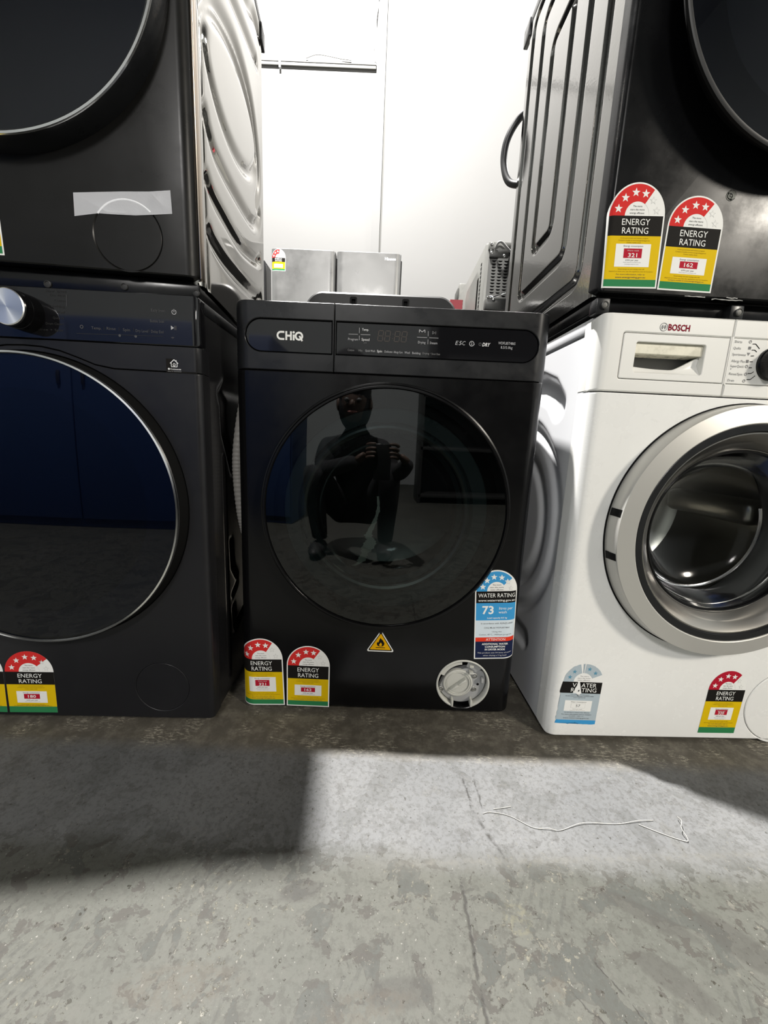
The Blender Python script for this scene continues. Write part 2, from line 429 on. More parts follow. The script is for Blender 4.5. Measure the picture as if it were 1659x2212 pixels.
# ------------------------------------------------------------------ the building
def floor_material():
    m = bpy.data.materials.new('worn_painted_concrete'); m.use_nodes = True; nt = m.node_tree; N = nt.nodes; L = nt.links
    b = N['Principled BSDF']; tc = N.new('ShaderNodeTexCoord')
    def noise(scale, detail=5, rough=0.6, vec=None, dist=0.0):
        n = N.new('ShaderNodeTexNoise'); n.inputs['Scale'].default_value = scale; n.inputs['Detail'].default_value = detail; n.inputs['Roughness'].default_value = rough
        n.inputs['Distortion'].default_value = dist
        L.new(vec or tc.outputs['Object'], n.inputs['Vector']); return n.outputs['Fac']
    def ramp(v, a, b_, lo=0.0, hi=1.0):
        r = N.new('ShaderNodeMapRange'); r.interpolation_type = 'SMOOTHSTEP'
        for i, q in zip((1, 2, 3, 4), (a, b_, lo, hi)): r.inputs[i].default_value = q
        L.new(v, r.inputs[0]); return r.outputs[0]
    def op(o, a, c=None, d=None):
        n = N.new('ShaderNodeMath'); n.operation = o
        for i, q in enumerate((a, c, d)):
            if q is None: continue
            if isinstance(q, (int, float)): n.inputs[i].default_value = q
            else: L.new(q, n.inputs[i])
        return n.outputs[0]
    def mix(f, a, c):
        n = N.new('ShaderNodeMix'); n.data_type = 'RGBA'
        for k, q in (('A', a), ('B', c)):
            if isinstance(q, tuple): n.inputs[k].default_value = (*q, 1)
            else: L.new(q, n.inputs[k])
        L.new(f, n.inputs['Factor']); return n.outputs['Result']
    def vec(sx, sy, rz=0.0):
        n = N.new('ShaderNodeMapping'); n.inputs['Scale'].default_value = (sx, sy, 1); n.inputs['Rotation'].default_value = (0, 0, rz)
        L.new(tc.outputs['Object'], n.inputs['Vector']); return n.outputs['Vector']
    sp = N.new('ShaderNodeSeparateXYZ'); L.new(tc.outputs['Object'], sp.inputs[0]); X, Y = sp.outputs[0], sp.outputs[1]
    wob = op('MULTIPLY', op('SUBTRACT', noise(9, 4), 0.5), 0.03); wob2 = op('MULTIPLY', op('SUBTRACT', noise(60, 4), 0.5), 0.012)
    col = mix(ramp(noise(3.2, 4), 0.35, 0.65), (0.0527, 0.0541, 0.0461), (0.0634, 0.0638, 0.0546))
    zone = ramp(op('ADD', Y, op('MULTIPLY', wob, 2.0)), 0.445, 0.50)                                                          # smoother coat beyond the line; bluish paleness paints in the lit patch's brightness
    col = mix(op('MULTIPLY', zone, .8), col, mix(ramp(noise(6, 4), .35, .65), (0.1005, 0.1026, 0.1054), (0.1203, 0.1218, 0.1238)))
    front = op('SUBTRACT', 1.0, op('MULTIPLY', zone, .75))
    n1 = noise(13, 7, .62, dist=.5); n2 = noise(31, 6, .62, vec(1, 1.25, .4), .4)
    def patch(n, th, colr, amt, edge, eamt):
        global_c = mix(op('MULTIPLY', ramp(n, th, th + .012), op('MULTIPLY', front, amt)), col, colr)
        rim = ramp(op('ABSOLUTE', op('SUBTRACT', n, th)), edge * .5, edge * 1.6, 1, 0)
        return mix(op('MULTIPLY', rim, op('MULTIPLY', front, eamt)), global_c, (0.0329, 0.0310, 0.0263))
    col = patch(n1, .555, (0.0360, 0.0378, 0.0334), .85, .007, .75)
    col = patch(n2, .600, (0.0337, 0.0308, 0.0264), .85, .009, .8)
    n3 = noise(20, 7, .7, vec(1, .8, -.6), .6)
    col = patch(n3, .635, (0.0822, 0.0790, 0.0658), .8, .007, .7)
    streak = noise(26, 5, .7, vec(1.3, .22, -.35)); col = mix(op('MULTIPLY', ramp(streak, 0.60, 0.70, 0, .5), front), col, (0.0264, 0.0257, 0.0232))
    # crusty pale chips, in clusters
    clus = op('MULTIPLY', ramp(noise(6.5, 3), .46, .60), front)
    chips = op('MULTIPLY', ramp(noise(105, 5, .7), .585, .63), clus); col = mix(op('MULTIPLY', chips, .85), col, (0.1269, 0.1198, 0.0963))
    dots = ramp(noise(150, 3, .6), .655, .69, 0, .75); col = mix(dots, col, (0.0235, 0.0216, 0.0179))
    pits = op('MULTIPLY', ramp(noise(75, 4, .65), .635, .67), front); col = mix(op('MULTIPLY', pits, .6), col, (0.0229, 0.0205, 0.0162))
    wh = ramp(noise(240, 2, .5, vec(1, 1, 1.0)), .70, .725, 0, .8); col = mix(wh, col, (0.1504, 0.1457, 0.1316))
    fine = noise(130, 6, .75); col = mix(ramp(fine, .52, .40, 0, .55), col, mix(ramp(fine, 0, 1, .62, .62), col, (0.030, 0.029, 0.024)))
    mott = noise(42, 6, .7, None, .3); col = mix(op('MULTIPLY', ramp(mott, .53, .62, 0, .55), front), col, (0.0360, 0.0353, 0.0300)); col = mix(op('MULTIPLY', ramp(mott, .46, .38, 0, .4), front), col, (0.0615, 0.0607, 0.0525))
    # bare, never cleaned strip under and just before the machines
    edge = op('ADD', op('SUBTRACT', Y, 0.664), op('MULTIPLY', wob, .7))
    dirty = ramp(edge, -0.022, 0.022)
    dcol = mix(ramp(noise(30, 7, .75), 0.42, 0.68), (0.0760, 0.0680, 0.0540), (0.1440, 0.1300, 0.1040))
    scr = op('MULTIPLY', ramp(noise(150, 7, .8, vec(.5, 1.6, .15)), .50, .58), ramp(noise(14, 4, .6), .48, .60)); dcol = mix(op('MULTIPLY', scr, .75), dcol, (0.3900, 0.3600, 0.2900))
    col = mix(op('MULTIPLY', dirty, .94), col, dcol)
    # painted line and cracks
    def seg(ax, ay, bx, by, hw, soft, wb=None, fade=0.02):
        dx, dy = bx - ax, by - ay; ln = math.hypot(dx, dy); ux, uy = dx / ln, dy / ln
        px, py = op('SUBTRACT', X, ax), op('SUBTRACT', Y, ay)
        t = op('ADD', op('MULTIPLY', px, ux), op('MULTIPLY', py, uy)); d = op('SUBTRACT', op('MULTIPLY', py, ux), op('MULTIPLY', px, uy))
        if wb is not None: d = op('ADD', d, wb)
        f = ramp(op('ABSOLUTE', d), hw - soft, hw + soft, 1, 0)
        return op('MULTIPLY', f, op('MULTIPLY', ramp(t, 0, fade), ramp(t, ln - fade, ln, 1, 0)))
    grain = ramp(noise(70, 5, .7), 0.40, 0.58)
    ln = seg(-0.02, 0.460, 0.75, 0.511, 0.0035, 0.004, wob2, .08); col = mix(op('MULTIPLY', ln, op('MULTIPLY', grain, .45)), col, (0.1049, 0.1015, 0.0897))
    bd = seg(-0.1, 0.458, 0.75, 0.505, 0.014, 0.012, wob2, .15); col = mix(op('MULTIPLY', bd, .22), col, (0.0795, 0.0778, 0.0694))
    cr = op('MAXIMUM', seg(0.165, 0.622, 0.171, 0.545, 0.0020, 0.002, wob2, .01), seg(0.185, 0.620, 0.187, 0.555, 0.0012, 0.0016, wob2, .01))
    cr2 = op('MAXIMUM', seg(0.130, 0.46, 0.134, 0.16, 0.0022, 0.0016, wob2, .02), seg(0.171, 0.545, 0.205, 0.47, .0024, .003, wob2, .02))
    cr3 = op('MAXIMUM', seg(0.27, 0.375, 0.33, 0.27, .0010, .001, wob2, .02), seg(0.23, 0.343, 0.30, 0.27, .0008, .001, wob2, .02))
    crk = op('MULTIPLY', op('MAXIMUM', cr, op('MAXIMUM', cr2, cr3)), ramp(noise(55, 4), .36, .52)); col = mix(op('MULTIPLY', crk, .8), col, (0.0169, 0.0156, 0.0135))
    def blot(cx, cy, rx, ry, rot, wb):
        c, s_ = math.cos(rot), math.sin(rot); px, py = op('SUBTRACT', X, cx), op('SUBTRACT', Y, cy)
        u = op('DIVIDE', op('ADD', op('MULTIPLY', px, c), op('MULTIPLY', py, s_)), rx); v = op('DIVIDE', op('SUBTRACT', op('MULTIPLY', py, c), op('MULTIPLY', px, s_)), ry)
        d = op('SQRT', op('ADD', op('MULTIPLY', u, u), op('MULTIPLY', v, v)))
        return ramp(op('ADD', d, op('MULTIPLY', wb, 26)), .75, 1.15, 1, 0)
    dk = op('MAXIMUM', op('MAXIMUM', blot(.37, .415, .06, .012, -.5, wob), blot(.47, .385, .05, .02, -.7, wob)), op('MAXIMUM', blot(.36, .35, .045, .016, -.6, wob), op('MAXIMUM', blot(.04, .33, .04, .015, .1, wob), blot(-.09, .425, .03, .014, .2, wob))))
    col = mix(op('MULTIPLY', dk, .5), col, (0.0296, 0.0279, 0.0245))
    pt = op('MAXIMUM', blot(.218, .338, .018, .012, 0, wob2), op('MAXIMUM', blot(-.20, .33, .07, .02, .1, wob), blot(.0, .315, .06, .016, .2, wob)))
    col = mix(op('MULTIPLY', op('MULTIPLY', pt, ramp(noise(80, 5, .7), .42, .55)), .3), col, (0.0558, 0.0457, 0.0338))
    yl = op('MULTIPLY', blot(.195, .405, .018, .02, .2, wob2), ramp(noise(120, 4, .7), .45, .6)); col = mix(op('MULTIPLY', yl, .35), col, (0.1049, 0.0981, 0.0609))
    wv = N.new('ShaderNodeTexWave'); wv.inputs['Scale'].default_value = 34; wv.inputs['Distortion'].default_value = 2.5; wv.inputs['Detail'].default_value = 3; L.new(vec(1, .45, .9), wv.inputs['Vector'])
    scf = op('MULTIPLY', op('MULTIPLY', ramp(wv.outputs['Fac'], .62, .85), ramp(noise(5.5, 3), .52, .62)), op('MULTIPLY', front, ramp(noise(60, 4, .7), .38, .58)))
    col = mix(op('MULTIPLY', scf, .55), col, (0.030, 0.030, 0.027))
    L.new(col, b.inputs['Base Color'])
    rg = op('SUBTRACT', .60, op('MULTIPLY', op('MAXIMUM', chips, pits), .34)); L.new(rg, b.inputs['Roughness'])
    b.inputs['Specular IOR Level'].default_value = .22
    bp = N.new('ShaderNodeBump'); bp.inputs['Strength'].default_value = .6; bp.inputs['Distance'].default_value = .0010
    hgt = op('ADD', op('MULTIPLY', noise(60, 8, .72), .45), op('ADD', op('MULTIPLY', chips, .5), op('MULTIPLY', noise(260, 3, .6), .15))); hgt = op('SUBTRACT', hgt, op('ADD', op('MULTIPLY', pits, .4), op('MULTIPLY', crk, .35)))
    L.new(hgt, bp.inputs['Height']); L.new(bp.outputs['Normal'], b.inputs['Normal'])
    return m
def wall_material(name, col, warm=None):
    m = mat(name, col, 0.65, bump=(14, 0.12)); nt = m.node_tree; b = nt.nodes['Principled BSDF']
    tc = nt.nodes.new('ShaderNodeTexCoord'); n = nt.nodes.new('ShaderNodeTexNoise'); n.inputs['Scale'].default_value = 1.3; n.inputs['Detail'].default_value = 5
    nt.links.new(tc.outputs['Object'], n.inputs['Vector']); x = nt.nodes.new('ShaderNodeMix'); x.data_type = 'RGBA'
    x.inputs['A'].default_value = (*[c * .95 for c in col], 1); x.inputs['B'].default_value = (*[min(1, c * 1.03) for c in col], 1)
    nt.links.new(n.outputs['Fac'], x.inputs['Factor']); nt.links.new(x.outputs['Result'], b.inputs['Base Color']); return m
WX, WY0, WY1, WZ = 5.2, -5.2, 3.75, 7.0
M['wall'] = wall_material('white_painted_wall', (0.136, 0.136, 0.132)); M['wall_grey'] = wall_material('grey_painted_wall', (0.34, 0.36, 0.36)); M['ceil'] = mat('dark_metal_roof', (0.20, 0.20, 0.20), 0.6)
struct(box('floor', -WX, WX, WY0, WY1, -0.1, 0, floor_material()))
struct(box('wall_back', -WX, -0.145, WY1, WY1 + .15, 0, WZ, M['wall']))
struct(box('wall_back_right', -0.128, WX, WY1 - .012, WY1 + .15, 0, WZ, M['wall']))
struct(box('wall_left', -WX - .15, -WX, WY0, WY1, 0, WZ, M['wall_grey'])); struct(box('wall_right', WX, WX + .15, WY0, WY1, 0, WZ, M['wall_grey']))
struct(box('wall_front', -WX, WX, WY0 - .15, WY0, 0, WZ, M['wall_grey'])); struct(box('ceiling', -WX, WX, WY0, WY1, WZ, WZ + .1, M['ceil']))
struct(box('trim_1', -0.215, -0.145, WY1 - .012, WY1 - .0005, 0, WZ, mat('pilaster_paint', (0.120, 0.120, 0.117), .6)))       # flat strip beside the joint
struct(box('trim_2', -0.145, -0.128, WY1 - .003, WY1 + .15, 0, WZ, mat('joint_sealant', (0.070, 0.070, 0.064), .7)))          # sealed joint between wall slabs

d = thing('cable_duct', 'off-white horizontal cable duct high on the white back wall', 'cable duct', (-2.2, WY1, 3.537))
box('duct_body', -1.99, 1.98, -.016, -.0005, -.019, .010, mat('duct_plastic', (.12, .12, .112), .5), d, .003)
box('duct_lid', -1.99, 1.98, -.020, -.014, .004, .019, mat('duct_lid_plastic', (.145, .145, .138), .5), d, .002)
box('saddle_clip', 1.20, 1.215, -.024, -.0005, -.040, .019, M['grey_plastic'], d, .001)
def wire(name, pts, r, m, label, cat='cable'):
    bm = bmesh.new(); add_tube(bm, spline(pts, 10), r, 7); return tag(finish(name, bm, m), label, cat)
yw = WY1 - .008
wire('loose_wire', [(-.200, yw, 4.6), (-.190, yw - .006, 4.15), (-.225, yw - .01, 3.93), (-.232, yw - .01, 3.83), (-.215, yw - .004, 3.72), (-.212, yw, 3.60), (-.222, yw - .006, 3.56), (-.240, yw - .008, 3.62), (-.250, yw - .006, 3.69)], .0035, M['cable'], 'thin grey loose wire hanging down the wall beside the pilaster')
wire('loose_wire', [(-.78, yw - .02, 3.560), (-.70, yw - .022, 3.585), (-.62, yw - .02, 3.583), (-.50, yw - .02, 3.566), (-.42, yw - .02, 3.560)], .003, M['cable'], 'short bent wire lying along the top of the cable duct')

# ------------------------------------------------------------------ machine: black washer dryer in the middle
CW, CR = .597, .030; cp = roundprof(CW, CR); cc = cuts_for(CW, CR, 11)
C = thing('washing_machine', 'black washer-dryer in the middle of the row with a round smoked door', 'washing machine', (.0011, .7783, 0), .0043)
shell('cabinet', -.297, .297, .034, .60, .018, .838, .006, M['washer_side'], C)
box('top_cover', -.297, .297, .028, .60, .838, .8425, M['black_satin'], C, .002)
for sx in (-1, 1):
    for yy in (.06, .54): lathe_obj('foot', [(0, .0, 0), (.02, .0), (.02, .02), (0, .02)], 0, 0, M['black_dull'], C, 20).matrix_local = Matrix.Translation((sx * .25, yy, 0)) @ Matrix.Rotation(PI / 2, 4, 'X')
FX, FZ = .188, .081
plate('front_panel', rrect(-CW / 2, CW / 2, .016, .7195, [.010, .010, .002, .002]), [circle(.002, .457, .205), circle(FX, FZ, .0585, 64)], .034, M['black_gloss'], C, .0015, cp, cc)
box('plinth_lip', -.272, .272, .010, .03, .010, .0175, M['black_dull'], C, .001)
# fascia: drawer on the left, control panel on the right, a recessed stadium strip across both
zb, zt = .7215, .8425; DX = -.1085
def stad_left(x0, x1, z0, z1, g=0): r = (z1 - z0) / 2; return rrect(x0, x1, z0, z1, [r, 0.0005, 0.0005, r], 10)
def stad_right(x0, x1, z0, z1): r = (z1 - z0) / 2; return rrect(x0, x1, z0, z1, [0.0005, r, r, 0.0005], 10)
dr = plate('drawer', rrect(-CW / 2, DX - .0007, zb, zt, [.002, .0005, .0005, .012]), [stad_left(-.275, DX - .0035, .7530, .8125)], .036, M['black_satin'], C, .0012, cp, cc)
plate('drawer_strip', stad_left(-.2735, DX - .0045, .7545, .8110), [], .012, M['black_glass'], dr, .0008, cp, cc, y0=.0022)
box('strip_backing', -.272, DX - .004, .012, .014, .754, .812, M['groove'], dr)
cpn = plate('control_panel', rrect(DX + .0007, CW / 2, zb, zt, [.0005, .002, .012, .0005]), [stad_right(DX + .003, .275, .7530, .8125)], .036, M['black_satin'], C, .0012, cp, cc)
plate('display_strip', stad_right(DX + .004, .2737, .7545, .8110), [], .012, M['black_glass'], cpn, .0008, cp, cc, y0=.0022)
box('strip_backing', DX + .004, .272, .012, .014, .754, .812, M['groove'], cpn)
# emblem and legends
def flat(bl=(0, 0)): return lambda u, v: (u, v)
def arc_line(p, cx, cz, r, a0, a1, wd, m, lay, n=20): p.ring(cx, cz, r - wd / 2, r + wd / 2, m, lay, a0, a1, int(n * 360 / max(1, abs(a1 - a0))))
p = Print(); h = .0158; t = .0034; z0 = .7755; z1 = z0 + h; zm = (z0 + z1) / 2; rr = (h - t) / 2
arc_line(p, -.2083, zm, rr, 80, 280, t, 'white', 1, 18); p.rect(-.2088, z1 - t, -.2018, z1, 'white', 2); p.rect(-.2088, z0, -.2018, z0 + t, 'white', 2)
p.rect(-.1998, z0, -.1998 + t, z1, 'white', 1); p.rect(-.1911, z0, -.1911 + t, z1, 'white', 1); p.rect(-.1998, zm - t / 2, -.1880, zm + t / 2, 'white', 2)
p.rect(-.1860, z0, -.1860 + t, z0 + h * .66, 'white', 1); p.ring(-.1843, z0 + h * .9, 0, t * .62, 'white', 1)
arc_line(p, -.1745, zm, rr, -38, 292, t, 'white', 1, 22); p.line([(-.1737, zm + .0003), (-.1682, z0 - .0006)], t * .95, 'white', 2)
p.build('emblem', dr, flat(), prof=cp, y0=.0022)
p = Print(); a, b, q = 'brightlegend', 'legend', 'dim'
for s, x, z, hh, wd, m in (('Temp.', -.0506, .8003, .0042, .0125, a), ('Program', -.0733, .7825, .0042, .0185, b), ('Speed', -.0500, .7829, .0045, .0145, a), ('Drying', .0555, .7824, .0043, .0140, b), ('Steam', .0776, .7822, .0043, .0140, b),
        ('Cotton', -.0766, .7631, .0036, .0120, 'panelgrey'), ('Mix', -.0585, .7630, .0036, .0075, 'panelgrey'), ('Quick Wash', -.0404, .7633, .0036, .0185, b), ('Spin', -.0229, .7634, .0042, .0095, a), ('Delicate', -.0060, .7632, .0038, .0150, b), ('Allergy Care', .0121, .7631, .0038, .0170, b),
        ('Wool', .0292, .7631, .0041, .0100, b), ('Bedding', .0466, .7629, .0038, .0155, b), ('Drying', .0644, .7632, .0036, .0125, 'panelgrey'), ('* Drum Clean', .0821, .7628, .0034, .0180, 'panelgrey'),
        ('WDFL85T4865', .2148, .7874, .0048, .0320, b), ('8.5/5.0kg', .2150, .7799, .0046, .0220, b)):
    p.text(s, x, z, hh, m, 1, wd)
for pts in ([(-.0620, .8030), (-.0619, .7936)], [(-.0617, .7891), (-.0615, .7812)], [(.0664, .8024), (.0666, .7935)], [(.0668, .7880), (.0670, .7795)]): p.line(pts, .0007, 'legend', 1)
for pts in ([(-.0819, .7911), (-.0645, .7913)], [(-.0592, .7912), (-.0412, .7913)], [(.0462, .7911), (.0648, .7912)], [(.0690, .7911), (.0862, .7909)]): p.line(pts, .0007, 'legend', 1)
p.text('-/+', -.0506, .7768, .0028, 'panelgrey', 1, .0060)
def seg7(p, x, z, wd, hh, m):
    t = wd * .16; g = t * .5; s = .12
    f = lambda u, v: (x + u + s * (v - hh / 2), z + v)
    for (u0, v0, u1, v1) in ((g, hh, wd - g, hh), (g, hh / 2, wd - g, hh / 2), (g, 0, wd - g, 0), (0, hh / 2 + g, 0, hh - g), (wd, hh / 2 + g, wd, hh - g), (0, g, 0, hh / 2 - g), (wd, g, wd, hh / 2 - g)):
        p.line([f(u0, v0), f(u1, v1)], t, m, 1)
for x in (-.0265, -.0135, .0045, .0175): seg7(p, x, .7815, .0090, .0180, q)
p.ring(.0005, .7865, 0, .0009, q, 1, n=10); p.ring(.0012, .7945, 0, .0009, q, 1, n=10)
p.line([(.0500, .7995), (.0500, .8045), (.0550, .8005), (.0600, .8045), (.0605, .7995)], .0012, b, 1); p.text('My Program', .0552, .7968, .0022, 'dim', 1, .0150)
p.line([(.0745, .7975), (.0745, .8025), (.0785, .8000), (.0745, .7975)], .0007, 'panelgrey', 1); p.line([(.0805, .7975), (.0805, .8025)], .0008, 'panelgrey', 1)
p.text('E', .1212, .7842, .0072, b, 1, .0058, shear=.2); p.text('5', .1278, .7842, .0072, b, 1, .0060, shear=.2); p.text('C', .1344, .7842, .0072, b, 1, .0058, shear=.2)
arc_line(p, .1491, .7839, .0042, 0, 360, .0011, b, 1); p.text('2', .1489, .7839, .0044, b, 1, .0032); p.line([(.1525, .7810), (.1545, .7835)], .0010, b, 1)
for k in range(8): p.line([(.1648 + .0016 * math.cos(k * PI / 4), .7836 + .0016 * math.sin(k * PI / 4)), (.1648 + .0030 * math.cos(k * PI / 4), .7836 + .0030 * math.sin(k * PI / 4))], .0006, 'panelgrey', 1)
p.text('DRY', .1765, .7834, .0062, a, 1, .0150, bold=.02, shear=.25)
p.build('legend', cpn, flat(), prof=cp, y0=.0022)['kind'] = 'stuff'
# door: outer ring, smoked glass dome, inner bowl
D = (.002, .457)
dring = lathe_obj('door_ring', [(.232, .0, 0), (.2495, -.001), (.2500, -.006), (.2485, -.0095), (.2455, -.0105), (.2445, -.0085), (.2435, -.0085), (.2430, -.0190), (.2415, -.0215), (.2385, -.0215), (.2372, -.0180), (.2372, -.0150), (.222, -.0148)], *D, M['black_gloss'], C, 128)
def dome(R, y0, sag, n=10): return [(R * math.cos(PI / 2 * i / n) if i < n else 0.0, y0 - sag * (1 - math.cos(PI / 2 * i / n) ** 2)) for i in range(n + 1)]
gl = lathe_obj('door_glass', dome(.2368, -.0165, .0055, 14), *D, M['tint'], dring, 128, smooth=60)
M['inner_trim'] = mat('dark_inner_door', (.050, .060, .060), .45, vary=(7, .5))
lathe_obj('inner_ring', [(.236, .004, 0), (.178, .0075), (.1745, .012), (.1705, .006), (.166, .0045, 1), (.1610, .0065, 1), (.1590, .012, 0), (.156, .020), (.150, .035)], *D, [M['inner_trim'], M['brushed']], dring, 96)
bw = lathe_obj('glass_bowl', [(.1585, .012, 0), (.154, .030), (.144, .055), (.128, .078), (.100, .094), (.062, .102), (0, .104)], *D, M['clear'], dring, 72, smooth=60)
gasket = lathe_obj('gasket', [(.205, .034, 0), (.188, .030), (.178, .040), (.181, .056), (.172, .070), (.176, .090), (.205, .096)], *D, M['rubber'], C, 72)
lathe_obj('drum', [(.18, .096, 0), (.235, .10), (.237, .12), (.237, .42), (.20, .44), (0, .45)], *D, mat('dark_drum', (.07, .07, .068), .4, metal=1.0), C, 72)
bm = bmesh.new()                                                       # white film of dried residue on the bowl
sm = spline([(-.018, .098, .475), (-.016, .0995, .445), (-.024, .098, .415), (-.036, .096, .385), (-.030, .096, .372), (-.042, .093, .345), (-.052, .085, .325), (-.066, .076, .318)], 8)
wd = [.003, .004, .006, .009, .012, .008, .005, .004]
for i in range(len(sm) - 1):
    a_ = wd[min(7, i // 8)] * (.7 + .6 * random.random()); b_ = wd[min(7, (i + 1) // 8)] * (.7 + .6 * random.random())
    if i: a_ = last
    last = b_
    q0, q1 = sm[i], sm[i + 1]
    bm.faces.new([bm.verts.new(v) for v in ((q0.x - a_, q0.y, q0.z), (q0.x + a_, q0.y, q0.z), (q1.x + b_, q1.y, q1.z), (q1.x - b_, q1.y, q1.z))])
for v in bm.verts: v.co = Vector((v.co.x + .002, v.co.y - .006, v.co.z))
finish('residue_film', bm, mat('dried_residue', (.50, .48, .40), .8), dring)
# drain pump filter without its flap
ft = thing('pump_filter', '', '', (0, 0, 0)); del ft['label']; del ft['category']; ft.parent = C
ft.location = (FX, 0, FZ)
bm = bmesh.new()
lathe(bm, [(.0585, -.0006, 0), (.0578, -.0022), (.0545, -.0022), (.0535, .004), (.0535, .026), (.0585, .026)], 0, 0, 72, 0, False, math.radians(-66), math.radians(247))
finish('filter_ring', bm, M['filter'], ft)
lathe_obj('filter_cavity', [(.0590, .034, 0), (.0586, .0345), (0, .0345)], 0, 0, M['groove'], ft, 48)
lathe_obj('cavity_wall', [(.0586, .002, 0), (.0586, .034)], 0, 0, M['black_dull'], ft, 64)
lathe_obj('filter_flange', [(.053, .0030, 0), (.0445, .0035), (.0440, .012)], 0, 0, M['filter'], ft, 48, a0=math.radians(95), a1=math.radians(158))
lathe_obj('filter_flange', [(.053, .0050, 0), (.0375, .0070), (.0370, .014)], 0, 0, M['filter_dark'], ft, 30, a0=math.radians(42), a1=math.radians(80))
# base plate under the cap (lower part, wider to the right)
pl = [(.0525 * math.cos(math.radians(t)), .0525 * math.sin(math.radians(t))) for t in range(200, 388, 6)] + [(.034, .030), (.020, .032), (.005, .030), (-.020, .022), (-.040, .006)]
plate('filter_base', pl, [], .014, M['filter_dark'], ft, .0015, y0=.012)
lathe_obj('filter_collar', [(.033, .016, 0), (.0325, .0095), (.0310, .0085), (.0290, .0085), (.0280, .0100), (.0270, .0100), (.0265, .0088), (.0252, .0088), (.0245, .0115), (.0245, .018)], -.0085, -.0045, M['filter'], ft, 56)
capo = lathe_obj('filter_cap', [(.0247, .0125, 0), (.0235, .0115), (0, .0120)], -.0085, -.0045, M['filter'], ft, 48)
bm = bmesh.new(); add_box(bm, -.0205, -.002, -.006, .0055, -.0024, .0024, .0008); add_box(bm, .002, .0205, -.006, .0055, -.0024, .0024, .0008); add_box(bm, -.02, .02, -.002, .0055, -.0017, .0017, .0005)
g = finish('cap_grip', bm, M['filter'], ft); g.matrix_local = Matrix.Translation((-.0085, .0065, -.0045)) @ Matrix.Rotation(math.radians(-40), 4, 'Y')
for x, z in ((.0267, .0150), (.0275, -.0172), (-.0455, -.0200)):
    lathe_obj('screw', [(.0062, .0120, 0), (.0062, .0095), (.0050, .0088), (.0046, .0105), (.0040, .0105), (.0030, .0085), (0, .0080)], x, z, [M['screw']], ft, 20)
for x, z, q in ((.0170, .0262, .0045), (.0165, .0420, .0045)): box('filter_clip', x - q, x + q, -.0005, .012, z - .0022, z + .0022, M['filter'], ft, .0006)
for x, z in ((-.0200, -.0505), (.0215, -.0495)): box('filter_hook', x - .0022, x + .0022, -.0035, .014, z - .0035, z + .012, M['filter'], ft, .0008)
box('filter_tab', .040, .0455, -.0005, .012, .004, .014, M['filter_dark'], ft, .001)
lathe_obj('filter_hole', [(.0030, .0119, 0), (.0016, .0112), (.0014, .0118), (0, .0119)], .0360, -.0065, M['groove'], ft, 14)
# labels
put_caption(energy_label(93, 159, '321').build('energy_label', C, affine((-.2957, .0085), (-.2018, .0125), 93), cc, cp), 'yellow energy rating label reading 321, wrapped round the left edge')
put_caption(energy_label(93, 145, '162', warm=False, band=(67, 98), wbox=(26.5, 52), rbox=(35.5, 46)).build('energy_label', C, affine((-.1978, .0115), (-.1040, .0115), 93), cc, cp), 'yellow energy rating label reading 162')
def flame(p, cx, cz, s, m, lay):
    o = [(0, 0), (-.30, .05), (-.44, .25), (-.46, .45), (-.34, .62), (-.24, .52), (-.22, .72), (-.08, .92), (-.05, 1.15), (.12, .95), (.20, .74), (.28, .82), (.34, .66), (.46, .50), (.46, .28), (.32, .06)]
    p.poly([(cx + x * s, cz + y * s) for x, y in o], m, lay)
    i = [(0, .06), (-.16, .14), (-.18, .30), (-.05, .44), (.02, .60), (.14, .40), (.20, .26), (.14, .12)]
    p.poly([(cx + x * s * .95, cz + y * s * .95) for x, y in i], 'orange', lay + 1)
def rtri(cx, zb, w, h, r):
    A, B, T = Vector((cx - w / 2, zb)), Vector((cx + w / 2, zb)), Vector((cx, zb + h)); c = Vector((cx, zb + h / 3)); out = []
    for q, a0 in ((A, 150), (B, 270), (T, 30)):
        d = (c - q).normalized(); k = q + d * 2 * r
        out += [(k.x + r * math.cos(math.radians(a0 + 120 * i / 5)), k.y + r * math.sin(math.radians(a0 + 120 * i / 5))) for i in range(6)]
    return out
p = Print()
p.poly(rtri(.0040, .1505, .0610, .0500, .0030), 'white', 0); p.poly(rtri(.0040, .1530, .0530, .0430, .0020), 'black', 1); p.poly(rtri(.0040, .1552, .0462, .0375, .0012), 'orange', 2)
flame(p, .0040, .1625, .0175, 'black', 3); p.rect(-.0060, .1592, .0140, .1608, 'black', 3)
p.rect(.0008, .1915, .0068, .1990, M['black_gloss'], 3)
put_caption(p.build('warning_label', C, flat(), prof=cp), 'yellow triangle warning label with a flame')
# tall water label, its upper left corner cut off
p = Print(); W_, H_ = 88.5, 201; c = W_ / 2; zc = 154; R = 46.5; kx = c / R
def AR(r, a0, a1, n=26, kx=kx): return [(c + r * kx * math.cos(math.radians(a0 + (a1 - a0) * i / n)), zc + r * math.sin(math.radians(a0 + (a1 - a0) * i / n))) for i in range(n + 1)]
def cutpoly(pts, off):                                                  # clip away what lies beyond the cut corner
    A, Bv = Vector((0 + off, 164 - off * .4)), Vector((23.5 + off, 197 - off * .4)); n = Vector((-(Bv - A).y, (Bv - A).x)); out = []
    for q, r in zip(pts, pts[1:] + pts[:1]):
        q, r = Vector(q), Vector(r); dq, dr_ = (q - A).dot(n), (r - A).dot(n)
        if dq <= 0: out.append(tuple(q))
        if dq * dr_ < 0: out.append(tuple(q.lerp(r, dq / (dq - dr_))))
    return out
p.poly(cutpoly([(0, 0), (W_, 0)] + AR(R, 0, 180), 0), 'white', 0)
ring = AR(R - 3, 40, 180) + AR(20.5, 180, 40)
A1, B1 = AR(R - 3, 40, 180), AR(20.5, 40, 180)
